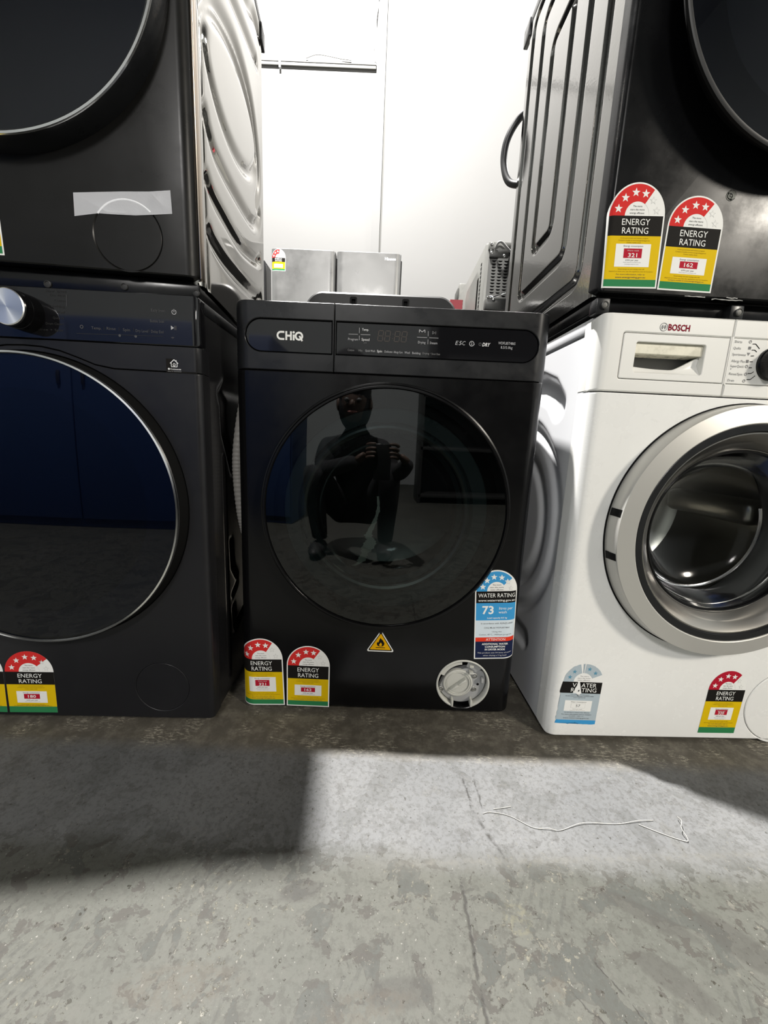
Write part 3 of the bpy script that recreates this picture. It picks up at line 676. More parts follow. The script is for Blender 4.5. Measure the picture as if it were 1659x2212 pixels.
for i in range(26):
    q = cutpoly([A1[i], A1[i + 1], B1[i + 1], B1[i]], 2.6)
    if len(q) > 2: p.poly(q, 'blue', 1)
for t in (162, 132, 101, 70): p.star(c + 31.5 * kx * math.cos(math.radians(t)), zc + 31.5 * math.sin(math.radians(t)), 7.0, 'white', 2)
p.star(c + 31.5 * kx * math.cos(math.radians(42)), zc + 31.5 * math.sin(math.radians(42)), 6.6, 'white', 2)
for t in (38, 12): p.star(c + 32 * kx * math.cos(math.radians(t)), zc + 32 * math.sin(math.radians(t)), 5.5, 'grey', 3); p.star(c + 32 * kx * math.cos(math.radians(t)), zc + 32 * math.sin(math.radians(t)), 4.2, 'white', 4)
for i, s in enumerate(('The more', 'stars the more', 'water efficient')): p.text(s, c + .5, zc + 14.0 - i * 5.3, 3.0, 'ink', 2, (18, 28, 27)[i])
p.rect(2.4, 128, W_ - 2.4, 154, 'black', 1); p.text('WATER RATING', c + 1, 145, 9.0, 'white', 2, 77); p.text('www.waterrating.gov.au', c + 1, 134, 5.0, 'white', 2, 77, bold=.01)
p.rect(2.4, 89, W_ - 2.4, 128, 'blue', 1); p.text('73', 27.5, 112.5, 17.5, 'white', 2, 24, bold=.025); p.text('litres per', 65, 116, 6.2, 'white', 2, 29, shear=.1); p.text('wash', 58.5, 107.5, 6.2, 'white', 2, 17, shear=.1); p.text('Load capacity 8.5 kg', c + 3, 94.5, 3.4, 'white', 2, 42, bold=.015, shear=.15)
p.rect(2.4, 50, W_ - 2.4, 89, 'paleblue', 1)
for s, z, hh, wd in (('In accordance with AS/NZS 6400', 82, 3.4, 67), ('CHiQ Model WDFL85T4865', 72, 3.2, 54), ('Using the', 63, 3.0, 20), ('Cotton, 40°C, 1400rpm program', 56.5, 3.2, 69)): p.text(s, c + (3 if z > 60 else 0), z, hh, 'ink', 2, wd, bold=.006 if z > 65 else 0)
p.rect(2.4, 40.5, W_ - 2.4, 50, 'attn', 1); p.text('ATTENTION', c + 1, 45.2, 5.6, 'white', 2, 41)
p.rect(2.4, 2.4, W_ - 2.4, 40.5, 'navy', 1)
for s, z, hh, wd in (('ADDITIONAL WATER', 34.6, 4.1, 56), ('CONSUMPTION', 28.2, 4.1, 43), ('IN DRYER MODE', 21.8, 4.1, 43)): p.text(s, c, z, hh, 'white', 2, wd, bold=.025)
p.text('This product uses 54 litres of water', c, 14.3, 3.0, 'grey', 2, 74); p.text('when drying a 5 kg load', c, 8.2, 3.0, 'grey', 2, 50)
put_caption(p.build('water_label', C, affine((.2072, .1425), (.2962, .1480), W_, lean=-.005), cc, cp), 'tall blue water rating label reading 73 litres per wash')

# ------------------------------------------------------------------ machine: graphite front loader at left
SW, SR = .600, .012; spf = roundprof(SW, SR); sc_ = cuts_for(SW, SR, 6)
S = thing('washing_machine', 'graphite front loader at left under a dryer, with silver dial and wide navy glass door', 'washing machine', (-.634, .7129, 0), .0355)
shell('cabinet', -.297, .285, .022, .58, .016, .822, .004, M['washer_side'], S)
side_field('side_panel', .2985, 1, .014, .58, .016, .805, .004, [([(.10, .675), (.12, .69), (.30, .69)], .016, .009), ([(.10, .675), (.105, .60), (.15, .52)], .010, .006), ([(.13, .36), (.135, .30), (.16, .27)], .008, .007), ([(.13, .235), (.16, .25)], .006, .006), ([(.135, .20), (.14, .15), (.20, .165)], .008, .007), ([(.10, .05), (.10, .55)], .006, .003)], M['washer_side'], S)
box('top_cover', -.2985, .2985, .006, .58, .8055, .8285, M['black_satin'], S, .004)
for sx in (-1, 1):
    for yy in (.05, .53): lathe_obj('foot', [(0, .0, 0), (.02, .0), (.02, .018), (0, .018)], 0, 0, M['black_dull'], S, 20).matrix_local = Matrix.Translation((sx * .25, yy, 0)) @ Matrix.Rotation(PI / 2, 4, 'X')
DZ, DR = .457, .262
seamL = [(.2995, .7000), (.150, .7010), (.118, .7062), (.090, .7165), (.060, .7265), (.030, .7318), (0, .7330)]
seam = seamL + [(-x, z) for x, z in seamL[-2::-1]]
lower = [(-.2995, .014), (.2995, .014)] + seam[:]
plate('front_panel', lower, [circle(0, DZ, .2685, 96), circle(.198, .0835, .0535, 64)], .03, M['graphite'], S, .0010, spf, sc_)
plate('filter_flap', circle(.198, .0835, .0530, 64), [], .01, M['graphite'], S, .0006, y0=.0004)
upper = [(x, z + .0016) for x, z in seam[::-1]] + [(.2995, .7440), (-.2995, .7440)]
plate('fascia', upper, [], .03, M['graphite'], S, .0008, spf, sc_)
cpl = plate('control_panel', rrect(-.2995, .2995, .7452, .8275, [.003, .006, .004, .003]), [], .02, M['black_glass'], S, .0012, spf, sc_, y0=-.0012)
p = Print()
for s, x, z, wd in (('Super Speed', .0807, .8225, .034), ('Eco 40-60', .0801, .8160, .026), ('Cotton', .0792, .8080, .019), ('Bedding', .0761, .7985, .022), ('Wool', .0753, .7895, .014), ('Quick 15', .0733, .7800, .018), ('Drum Clean+', .0723, .7705, .030), ('Rinse + Spin', .0703, .7605, .044)): p.text(s, x, z, .0036, 'faint', 1, wd, align='r')
p.line([(.0815, .8176), (.0800, .7992)], .0008, 'dimgrey', 1); p.line([(.0685, .8176), (.0815, .8176)], .0007, 'faint', 1)
for s, x, z, wd in (('Temp.', .1265, .7672, .017), ('Rinse', .1514, .7676, .015), ('Spin', .1772, .7669, .012), ('Dry Level', .2031, .7664, .021), ('Delay End', .2292, .7665, .021)): p.text(s, x, z, .0045, 'dimgrey', 1, wd)
for x in (.1395, .1645, .1895, .2155): p.line([(x, .7645), (x, .7700)], .0006, 'faint', 1)
p.line([(.0926, .7567), (.2382, .7594)], .0006, 'faint', 1)
for x in (.165, .192): p.ring(x, .7570, 0, .0022, 'dimgrey', 1, n=14)
p.text('Easy Iron', .2323, .8007, .0046, 'dimgrey', 1, .023); p.text('Bubble Soak', .2302, .7835, .0046, 'dimgrey', 1, .024)
p.ring(.1019, .7680, .0018, .0030, 'dimgrey', 1, n=16)
arc_line(p, .2592, .7995, .0036, 120, 420, .0010, 'legend', 1); p.line([(.2592, .7990), (.2592, .8040)], .0010, 'legend', 1)
p.poly([(.2528, .7705), (.2580, .7740), (.2528, .7775)], 'legend', 1)
for x in (.2592, .2614): p.line([(x, .7705), (x, .7775)], .0012, 'dimgrey', 1)
arc_line(p, .2549, .7558, .0030, 40, 140, .0008, 'dimgrey', 1); arc_line(p, .2549, .7558, .0014, 40, 140, .0008, 'dimgrey', 1)
p.build('legend', cpl, flat(), prof=spf, y0=-.0012)['kind'] = 'stuff'
kb = lathe_obj('dial', [(.0305, -.0012, 0), (.0300, -.022), (.0293, -.0225), (.0293, -.026), (.0290, -.036), (.0275, -.0375)], .0118, .7845, M['black_gloss'], S, 64)
km = mat('turned_aluminium', (.80, .81, .83), .22, metal=1.0); nt = km.node_tree; bs = nt.nodes['Principled BSDF']
bs.inputs['Anisotropic'].default_value = .9; tg = nt.nodes.new('ShaderNodeTangent'); tg.direction_type = 'RADIAL'; tg.axis = 'Y'; nt.links.new(tg.outputs[0], bs.inputs['Tangent'])
o = lathe_obj('dial_face', [(.0285, -.034, 0), (.0281, -.0385), (.0268, -.0398), (0, -.0392)], 0, 0, km, kb, 64); o.location = (.0118, 0, .7845)
# door
so = lathe_obj('door_ring', [(.2680, .010, 0), (.2665, -.001), (.2635, -.016), (.2630, -.026, 1), (.2618, -.0305, 1), (.2588, -.0312, 1), (.2575, -.0285, 0), (.2570, -.024)], 0, DZ, [M['groove'], M['silver_trim']], S, 128)
M['navy'] = mat('navy_door_backing', (.006, .010, .026), .12); M['navy_core'] = mat('dark_door_core', (.004, .006, .014), .16)
lathe_obj('door_glass', dome(.2574, -.0275, .0035, 12), 0, DZ, M['tint_dark'], so, 128, smooth=60)
lathe_obj('door_backing', [(.257, -.0225, 0), (.203, -.0225), (.2025, -.0205, 1), (0, -.0205, 1)], 0, DZ, [M['navy'], M['navy_core']], so, 96)
p = Print(); p.rect(.2405, .7005, .2935, .7235, 'black', 0)
px, pz = .2545, .7150
p.line([(px - .0070, pz + .0005), (px, pz + .0070), (px + .0070, pz + .0005)], .0013, 'brightlegend', 1); p.line([(px - .0050, pz + .002), (px - .0050, pz - .0050), (px + .0050, pz - .0050), (px + .0050, pz + .002)], .0011, 'brightlegend', 1); p.line([(px + .0038, pz + .0062), (px + .0038, pz + .0040)], .0013, 'brightlegend', 1)
arc_line(p, px, pz - .0015, .0022, 0, 360, .0008, 'brightlegend', 1); p.line([(px, pz - .001), (px, pz - .005)], .0008, 'brightlegend', 1)
p.ring(.2450, .7062, 0, .0017, 'brightlegend', 1, n=12); p.text('Connects', .2568, .7062, .0028, 'brightlegend', 1, .0185, bold=.01); p.text('Scan to download', .2545, .7023, .0012, 'legend', 1, .023)
put_caption(p.build('connect_label', S, flat(), prof=spf), 'small black label with a house pictogram')
E180 = dict(w=94, h=136, warm=False, border=False, band=(63, 91), wbox=(22, 48), rbox=(31, 42), split=40)
put_caption(energy_label(num='180', **E180).build('energy_label', S, affine((-.1115, .0200), (-.0165, .0212), 94, lean=.025), sc_, spf), 'energy rating label reading 180 with no white border')
put_caption(energy_label(num=None, **E180).build('energy_label', S, affine((-.2130, .0205), (-.1165, .0198), 94, lean=.02), sc_, spf), 'energy rating label cut off by the left picture edge')

# ------------------------------------------------------------------ machine: white front loader at right
BW, BR = .598, .022; bp_ = roundprof(BW, BR); bc = cuts_for(BW, BR, 9)
B = thing('washing_machine', 'white front loader at right with silver ring door and yellowed drawer handle', 'washing machine', (.6565, .7348, 0), .0349)
shell('cabinet', -.284, .296, .03, .56, .012, .800, .004, M['white_side'], B)
arcO = [(.300 - .232 * math.cos(math.radians(t)), .420 + .232 * math.sin(math.radians(t))) for t in range(-78, 79, 6)]
arcI = [(.300 - .165 * math.cos(math.radians(t)), .420 + .165 * math.sin(math.radians(t))) for t in range(-80, 81, 8)]
side_field('side_panel', -.2985, -1, .026, .56, .012, .8020, .0045, [([(.30, .745), (.22, .735), (.16, .715), (.125, .685)], .026, .014, 6), (arcO, .016, .009, 3), (arcI, .016, .009, 3), ([(.26, .142), (.22, .142), (.165, .142)], .024, .010, 6)], M['white_side'], B, edge_r=.006)
tp = box('worktop', -.2985, .2985, .030, .56, .8065, .8315, M['white_side'], B, .004)
for sx in (-1, 1):
    for yy in (.05, .51): lathe_obj('foot', [(0, .0, 0), (.02, .0), (.02, .013), (0, .013)], 0, 0, M['black_dull'], B, 20).matrix_local = Matrix.Translation((sx * .25, yy, 0)) @ Matrix.Rotation(PI / 2, 4, 'X')
BD = .453; BF = (.197, .0845, .0815)
plate('front_panel', rrect(-BW / 2, BW / 2, .008, .7000, [.006, .006, .002, .002]), [circle(0, BD, .214, 96), circle(*BF, 64)], .028, M['white'], B, .0022, bp_, bc)
plate('filter_flap', circle(BF[0], BF[1], BF[2] - .0011, 64), [], .012, M['white'], B, .0012)
DXB = -.0622
fr = plate('drawer_surround', rrect(-BW / 2, DXB - .0006, .7025, .8315, [.002, .0005, .0005, .010]), [rrect(-.2560, DXB - .0030, .7240, .8015, [.004, .0008, .0008, .004])], .028, M['white_panel'], B, .0020, bp_, bc)
dw = plate('drawer', rrect(-.2548, DXB - .0038, .7252, .8003, [.003, .0008, .0008, .003]), [rrect(-.2305, -.1065, .7360, .7870, .0035)], .022, M['white_panel'], B, .0010, y0=.0003)
# handle pocket: lip above, dark opening, curved scoop below
box('pocket_back', -.2310, -.1060, .040, .042, .735, .788, M['panelgrey'] if 'panelgrey' in M else mat('pocket_shade', (.16, .16, .155), .6), dw)
plate('handle_lip', rrect(-.2303, -.1067, .7685, .7868, [.001, .001, .003, .003]), [], .030, M['stained_white'], dw, .0010, y0=.0055)
bm = bmesh.new(); N_ = 22; prevr = None
for i in range(N_ + 1):
    u = i / N_; x = -.2303 + u * .1236
    zt_ = .7485 - .0035 * math.sin(min(1, u / .5) * PI / 2) + .0245 * max(0, (u - .62) / .38) ** 1.25
    row = [bm.verts.new((x, .0015, .7362)), bm.verts.new((x, .004, .7372)), bm.verts.new((x, .010 + .004 * (zt_ - .745) / .02, .7372 + (zt_ - .7372) * .55)), bm.verts.new((x, .012, zt_ - .001)), bm.verts.new((x, .014, zt_)), bm.verts.new((x, .040, zt_ - .004))]
    if prevr:
        for a_, b_, c_, d_ in zip(prevr, row, row[1:], prevr[1:]): bm.faces.new((a_, b_, c_, d_))
    prevr = row
finish('handle_scoop', bm, M['white_panel'], dw, 50)
cpb = plate('control_panel', rrect(DXB + .0006, BW / 2, .7025, .8315, [.0005, .002, .010, .0005]), [rrect(DXB + .0016, .262, .7240, .8015, [.0008, .004, .004, .0008])], .028, M['white_panel'], B, .0020, bp_, bc)
plate('program_panel', rrect(DXB + .0022, .2610, .7250, .8005, [.0008, .003, .003, .0008]), [], .020, M['white_panel'], B, .0008, y0=.0002)
p = Print()
cx, cz = -.1878, .8124
arc_line(p, cx, cz, .0064, 0, 360, .0010, 'midgrey', 1, 28)
arc_line(p, cx, cz, .0036, 115, 245, .0009, 'midgrey', 1); arc_line(p, cx, cz, .0036, -65, 65, .0009, 'midgrey', 1)
for s in (-1, 1): p.line([(cx + s * .0018, cz - .0034), (cx + s * .0018, cz + .0034)], .0010, 'midgrey', 2)
p.line([(cx - .0018, cz), (cx + .0018, cz)], .0010, 'midgrey', 2)
p.text('BOSCH', -.1605, .8126, .0100, 'brand_red', 1, .0385, bold=.03)
p.build('emblem', fr, flat(), prof=bp_)
p = Print()
for s, x, z, wd in (('Shirts', -.0575, .7954, .0135), ('Quilts', -.0575, .7848, .0135), ('Sportswear', -.0575, .7745, .0255), ('Allergy Plus', -.0570, .7634, .0250), ('SuperQuick', -.0570, .7549, .0250), ('+', -.0565, .7499, .0030), ('Rinse/Spin', -.0565, .7417, .0245), ('Drain', -.0570, .7307, .0120)): p.text(s, x, z, .0042, 'midgrey', 1, wd, align='l')
for i, (x, z) in enumerate(((-.0294, .7962), (-.0284, .7860), (-.0284, .7757), (-.0279, .7638), (-.0277, .7553), (-.0265, .7422), (-.0271, .7307))):
    if i in (1, 3): p.rect(x - .0024, z - .0024, x + .0024, z + .0024, 'panelgrey', 1)
    elif i == 2: p.poly([(x - .003, z + .0024), (x + .003, z + .0024), (x, z - .0026)], 'midgrey', 1)
    else: arc_line(p, x, z, .0022, 0, 360, .0009, 'midgrey', 1, 14); p.line([(x, z), (x + .0012, z + .0026)], .0008, 'midgrey', 1)
for pts in ([(-.0246, .7927), (-.0190, .7931), (-.0105, .7855)], [(-.0241, .7828), (-.0185, .7830), (-.0143, .7800)], [(-.0236, .7729), (-.0180, .7734)], [(-.0236, .7633), (-.0180, .7637)], [(-.0233, .7532), (-.0174, .7537)], [(-.0232, .7435), (-.0169, .7438), (-.0126, .7471)], [(-.0227, .7333), (-.0164, .7334), (-.0085, .7405)]): p.line(pts, .0012, 'black', 1)
p.build('legend', cpb, flat(), y0=.0002)['kind'] = 'stuff'
kb = lathe_obj('dial', [(.0285, .0002, 0), (.0285, -.004), (.0268, -.006), (.0262, -.018), (.0245, -.0215), (.0235, -.022), (.0230, -.0205, 1), (0, -.0195, 1)], .0175, .7610, [M['black_gloss'], M['dark_grey_satin']], B, 64)
# door ring, black band, brushed cone and glass bowl
bo = lathe_obj('door_ring', [(.216, .006, 0), (.2365, .0005), (.2378, -.0025), (.2350, -.0325), (.2338, -.0342), (.2045, -.0396), (.2030, -.0388), (.2020, -.0365)], 0, BD, M['silver'], B, 128)
lathe_obj('door_gap', [(.2395, .004, 0), (.2402, -.0012), (.2340, -.0012)], 0, BD, M['groove'], bo, 112)
for t in (171.5, 191.5):                                                # dark gaps in the side of the ring
    bm = bmesh.new(); lathe(bm, [(.2379, -.0060), (.2392, -.0065), (.2352, -.0325), (.2340, -.0320)], 0, BD, 4, 0, True, math.radians(t - 1.7), math.radians(t + 1.7)); finish('ring_gap', bm, M['groove'], bo)
lathe_obj('door_band', [(.2035, -.0368, 0), (.2010, -.0385), (.1905, -.0380), (.1885, -.0355), (.1875, -.030)], 0, BD, M['black_satin'], bo, 112)
lathe_obj('door_cone', [(.1885, -.0340, 0), (.1860, -.0340), (.1780, -.027), (.1640, -.011), (.1585, -.0035), (.1570, -.003)], 0, BD, M['brushed'], bo, 112)
lathe_obj('bowl_lip', [(.1580, -.0030, 0), (.1560, -.0050), (.1535, -.0045), (.1520, -.001), (.1520, .004)], 0, BD, M['black_gloss'], bo, 96)
lathe_obj('glass_bowl', [(.1530, -.0030, 0), (.1500, .012), (.1480, .030), (.1440, .050), (.1350, .068), (.1180, .084), (.088, .095), (.048, .101), (0, .103)], 0, BD, M['clear'], bo, 72, smooth=60)
bm = bmesh.new(); lathe(bm, [(.1502, .0135), (.1494, .018), (.1488, .0155)], 0, BD, 60, 0, True, PI * .95, PI * 1.95); lathe(bm, [(.1335, .0665), (.1300, .0705), (.1312, .067)], 0, BD, 60, 0, True, PI * 1.05, PI * 2.1)
bmesh.ops.recalc_face_normals(bm, faces=bm.faces); finish('bowl_rib', bm, M['silver_trim'], bo)
lathe_obj('gasket', [(.214, .028, 0), (.190, .014), (.176, .016), (.168, .030), (.174, .046), (.163, .060), (.160, .085), (.170, .105), (.21, .11)], 0, BD, M['rubber'], B, 72)
lathe_obj('drum', [(.172, .110, 0), (.232, .114), (.236, .13), (.236, .42), (.21, .44), (0, .45)], 0, BD, M['drum'], B, 72)
for k in range(3):
    t = math.radians(90 + 120 * k + 35); bm = bmesh.new(); add_box(bm, -.030, .030, .14, .40, -.050, .004, .018, seg=3)
    o = finish('drum_paddle', bm, M['drum'], B); o.matrix_local = Matrix.Translation((.225 * math.cos(t), 0, BD + .225 * math.sin(t))) @ Matrix.Rotation(PI / 2 - t, 4, 'Y')
# worn water label and energy label
def jag(x0, x1, z, amp, n, seed):
    r = random.Random(seed); return [(x0 + (x1 - x0) * i / n, z + amp * (r.random() - .5) * 2) for i in range(n + 1)]
p = Print(); W_, H_ = 84, 138; c = W_ / 2 + 2; zc = 97; R = 40
def AR2(r, a0, a1, n): return [(c + r * math.cos(math.radians(a0 + (a1 - a0) * i / n)), zc + r * math.sin(math.radians(a0 + (a1 - a0) * i / n))) for i in range(n + 1)]
rg = random.Random(3)
for a0, a1 in ((104, 180), (92, 97), (25, 88)):
    n = 12; A1, B1 = AR2(R, a0, a1, n), AR2(19.5, a0, a1, n)
    A1 = [(x + rg.uniform(-.5, .5), z + rg.uniform(-.8, .3) * (1 if a0 > 80 else .4)) for x, z in A1]
    for i in range(n): p.poly([A1[i], A1[i + 1], B1[i + 1], B1[i]], 'bluegrey', 1)
for t in (161, 133, 72, 42): p.star(c + 30 * math.cos(math.radians(t)), zc + 30 * math.sin(math.radians(t)), 5.0, 'starblue', 2)
for i, s in enumerate(('The more', 'stars the more', 'water efficient')): p.text(s, c + 1, zc + 12.5 - i * 4.4, 2.4, 'midgrey', 1, (18, 26, 25)[i])
L_ = [(.5, 71), (0, 75), (1.8, 78), (.8, 82), (3, 85), (2, 89), (3.8, 92), (3, 96.5)]
p.poly([(26.5, 71), (29, 76), (30, 82), (33, 88), (34, 96.5)] + L_[::-1], 'black', 1)
p.poly([(42, 96), (46, 90), (44.5, 84), (48, 78), (45, 71), (84, 71), (84, 96.5), (38, 96.5)], 'black', 1)
p.poly([(38, 74), (40, 77), (39, 79), (37, 77)], 'black', 1)
p.text('V', 27.5, 89.5, 9.2, 'white', 2, 8); p.text('ATER', 57.5, 89.5, 9.2, 'white', 2, 31); p.text('R', 25.5, 78.5, 9.2, 'white', 2, 7); p.text('TING', 59, 78.5, 9.2, 'white', 2, 31)
left = [(1, 9.5), (-.5, 16), (1.5, 19), (.5, 26), (2, 33), (1, 40), (2.2, 48), (1.2, 55), (2.5, 63), (2, 71)]
p.poly([(84, 9.5), (84, 71), (44, 71), (41, 65), (38, 63), (36, 66), (33, 71)] + left[::-1], 'bluegrey', 1)
p.rect(14, 30, 70, 54.5, 'white', 2); p.rect(27, 37.5, 57, 48, 'grey', 3); p.rect(27.6, 38.1, 56.4, 47.4, 'white', 4); p.text('57', 42, 42.8, 5.6, 'ink', 5, 9)
for s, z, hh, wd, m in (('Water Consumption', 51.2, 2.4, 32, 'ink'), ('litres per wash', 34.8, 1.9, 20, 'midgrey'), ('Capacity: 8.0 kg Cotton', 31.8, 1.3, 32, 'midgrey'), ('A joint government and industry program', 68.0, 1.6, 38, 'ink'), ('Model tested to Standard AS/NZS 6400', 64.6, 2.1, 58, 'ink'), ('and registered', 61.3, 1.9, 24, 'ink'), ('Use this label to compare water efficiency', 27.0, 1.9, 52, 'ink'),
        ('For more information and to compare', 22.6, 2.3, 62, 'ink'), ('models, refer to', 18.8, 2.0, 30, 'ink'), ('www.waterrating.gov.au', 14.2, 2.6, 54, 'ink')): p.text(s, 42, z, hh, m, 3, wd)
p.poly([(0, 1)] + jag(3, 38, .8, 1.2, 9, 5) + [(41, 5), (44, 3)] + jag(47, 84, .3, .6, 6, 8) + [(84, 9.5), (2, 9.5), (1, 6)], 'blue', 1)
put_caption(p.build('water_label', B, affine((-.2835, .0370), (-.1985, .0358), 84, lean=.012), bc, bp_), 'torn pale blue water rating label reading 57')
put_caption(energy_label(78, 144, '320', warm=True, border=False, band=(74, 101), wbox=(31.5, 60), rbox=(43, 55), split=52, red='num').build('energy_label', B, affine((.0250, .0215), (.1035, .0220), 78, lean=.045), bc, bp_), 'energy rating label reading 320')

# ------------------------------------------------------------------ stacked dryer at left
LW, LR = .600, .030; lp = roundprof(.592, .022); lc = cuts_for(.592, .022, 9); LZ = .8300
Ld = thing('clothes_dryer', 'graphite dryer stacked at left, with polished ribbed side and white tape', 'dryer', (-.634, .7100, LZ), .10)
shell('cabinet', -.292, .280, .024, .545, .032, .845, .004, M['black_dull'], Ld)
z = -LZ
ell = [(.268 + .200 * math.cos(t) * math.cos(.19) - .092 * math.sin(t) * math.sin(.19), 1.302 + z + .200 * math.cos(t) * math.sin(.19) + .092 * math.sin(t) * math.cos(.19)) for t in np.linspace(0, 2 * PI, 60)]
def sp2(pts): return [(q.y, q.z) for q in spline([(0, a, b + z) for a, b in pts], 8)]
side_field('side_panel', .2985, 1, .016, .545, .026, .845, .0034, [
    ([tuple(q) for q in ell], .0125, .0085, 2),
    (sp2([(.056, 1.290), (.10, 1.340), (.161, 1.383), (.293, 1.429), (.415, 1.423), (.486, 1.357), (.495, 1.28), (.46, 1.215)]), .013, .0085, 2),
    (sp2([(.06, 1.395), (.15, 1.450), (.26, 1.490), (.374, 1.528), (.48, 1.559)]), .012, .008, 2),
    (sp2([(.06, 1.500), (.20, 1.550), (.379, 1.597), (.467, 1.641), (.516, 1.647)]), .012, .008, 2),
    (sp2([(.062, 1.150), (.08, 1.132), (.124, 1.117), (.239, 1.122), (.394, 1.141), (.47, 1.170), (.500, 1.21)]), .0125, .009, 2),
    (sp2([(.060, 1.048), (.09, 1.036), (.146, 1.033), (.287, 1.036), (.447, 1.068), (.500, 1.090)]), .0125, .010, 2),
    (sp2([(.064, .962), (.10, .952), (.197, .951), (.382, .969), (.50, .992)]), .0125, .010, 2),
    ([(.047, .86 + z), (.047, 1.675 + z)], .005, .004, 2)], M['inox_side'], Ld, edge_r=.016)
box('top_cover', -.300, .300, .000, .560, .845, .868, M['black_satin'], Ld, .004)
plate('front_panel', rrect(-.296, .296, .0330, .8440, [.012, .012, .004, .004]), [circle(0, 1.290 + z, .225, 96), circle(.185, .918 + z, .0540, 72)], .024, M['graphite_warm'], Ld, .0020, lp, lc)
plate('filter_flap', circle(.185, .918 + z, .0537, 72), [], .01, M['graphite_warm'], Ld, .0006, y0=.0003)
bm = bmesh.new(); add_box(bm, .2945, .2985, .012, .030, .034, .844, .0015); finish('edge_trim', bm, mat('bronze_edge', (.50, .42, .34), .25, metal=1.0), Ld)
bf = box('base_frame', -.290, .292, .018, .54, .000, .0320, M['black_gloss'], Ld, .003)
for x, zz in ((.040, .008), (.165, .0135), (.286, .012)): lathe_obj('screw', [(.0058, .018, 0), (.0058, .0155), (.0045, .0150), (.004, .0160), (0, .0155)], x, zz, M['dark_grey_satin'], bf, 16)
lo = lathe_obj('door_ring', [(.252, .004, 0), (.2700, .001), (.2700, -.010), (.2670, -.028), (.2660, -.034, 1), (.2650, -.0365, 1), (.2615, -.0365, 1), (.2580, -.0340, 0), (.2570, -.030)], 0, 1.290 + z, [M['black_satin'], M['silver_trim']], Ld, 128)
lathe_obj('door_glass', dome(.2578, -.0335, .0045, 12), 0, 1.290 + z, M['tint_dark'], lo, 128, smooth=60)
lathe_obj('door_backing', [(.2575, -.0295, 0), (.195, -.0295), (.1945, -.0275), (0, -.0275)], 0, 1.290 + z, M['black_dull'], lo, 96)
bm = bmesh.new()
tp_ = [(.1035, .9400), (.141, .9475), (.160, .9478), (.20, .9495), (.258, .9570), (.2568, .9920), (.222, .9868), (.18, .9830), (.1045, .9745)]
vs = [bm.verts.new((x, lp(x) - .0007, zz + z)) for x, zz in tp_]; bm.faces.new(vs); bmesh.ops.solidify(bm, geom=bm.faces[:], thickness=.0004)
lathe(bm, [(.0526, -.0007), (.0535, -.0011), (.0543, -.0011), (.0552, -.0007)], .185, .918 + z, 32, 0, False, math.radians(45), math.radians(147))
put_caption(finish('paper_tape', bm, M['tape'], Ld, None), 'strip of white paper tape')
put_caption(energy_label(93, 159, None).build('energy_label', Ld, affine((-.1035, .8705 + z), (-.0105, .8720 + z), 93), lc, lp), 'energy rating label cut off by the left picture edge')

# ------------------------------------------------------------------ stacked dryer at right
RZ = .8330; rp = roundprof(.598, .011); rc = cuts_for(.598, .011, 6)
Rd = thing('clothes_dryer', 'black dryer stacked at right above the white machine, with two energy labels', 'dryer', (.646, .7370, RZ), .030)
z = -RZ
shell('cabinet', -.282, .297, .02, .525, .030, .855, .004, M['black_dull'], Rd)
def rloop(y0, y1, z0, z1, r=.02): return [(a, b + z) for a, b in (lambda q: q + q[:1])(rrect(y0, y1, z0, z1, r, 5))]
side_field('side_panel', -.2985, -1, .018, .526, .030, .858, .0028, [
    (rloop(.240, .342, 1.068, 1.505, .022), .0090, .0085, 6), (rloop(.160, .416, .985, 1.610, .026), .0090, .0085, 6), (rloop(.080, .494, .908, 1.672, .030), .0090, .0085, 6)], M['black_side'], Rd, edge_r=.012)
box('top_cover', -.300, .300, .000, .555, .858, .880, M['black_satin'], Rd, .004)
plate('front_panel', rrect(-.299, .299, .0310, .8570, [.010, .010, .004, .004]), [circle(0, 1.300 + z, .210, 96)], .022, M['black_front'], Rd, .0022, rp, rc)
bf = box('base_frame', -.292, .292, .022, .52, .004, .0290, M['black_gloss'], Rd, .003)
for x in (-.283, -.045): 
    br = box('bracket', x - .012, x + .012, .006, .030, -.0008, .024, M['black_satin'], bf, .002)
    lathe_obj('screw', [(.0065, .0060, 0), (.0065, .0030), (.005, .0022), (.004, .0034), (0, .0030)], x + .002, .012, M['zinc_dark'], bf, 16)
for x in (-.25, .25): box('stacking_foot', x - .02, x + .02, .06, .10, -.0005, .0045, M['black_dull'], Rd, .001); box('stacking_foot', x - .02, x + .02, .44, .48, -.0005, .0045, M['black_dull'], Rd, .001)
ro = lathe_obj('door_ring', [(.212, .004, 0), (.2200, .000), (.2340, -.018), (.2525, -.036), (.2545, -.041), (.2535, -.0445, 1), (.2512, -.0458, 1), (.2480, -.0458, 0), (.2462, -.0430), (.243, -.039)], -.002, 1.300 + z, [M['groove'], M['dark_grey_satin']], Rd, 128)
lathe_obj('door_glass', dome(.2464, -.0425, -.006, 14), -.002, 1.300 + z, M['tint_dark'], ro, 128, smooth=60)
lathe_obj('door_backing', [(.2430, -.0385, 0), (.19, -.0335), (.185, -.030), (0, -.030)], -.002, 1.300 + z, M['black_dull'], ro, 96)
put_caption(energy_label(93, 159, '321').build('energy_label', Rd, affine((-.2935, .8700 + z), (-.1995, .8735 + z), 93), rc, rp), 'yellow energy rating label reading 321')
put_caption(energy_label(93, 145, '162', warm=False, band=(67, 98), wbox=(26.5, 52), rbox=(35.5, 46)).build('energy_label', Rd, affine((-.1975, .8722 + z), (-.1035, .8712 + z), 93), rc, rp), 'yellow energy rating label reading 162')
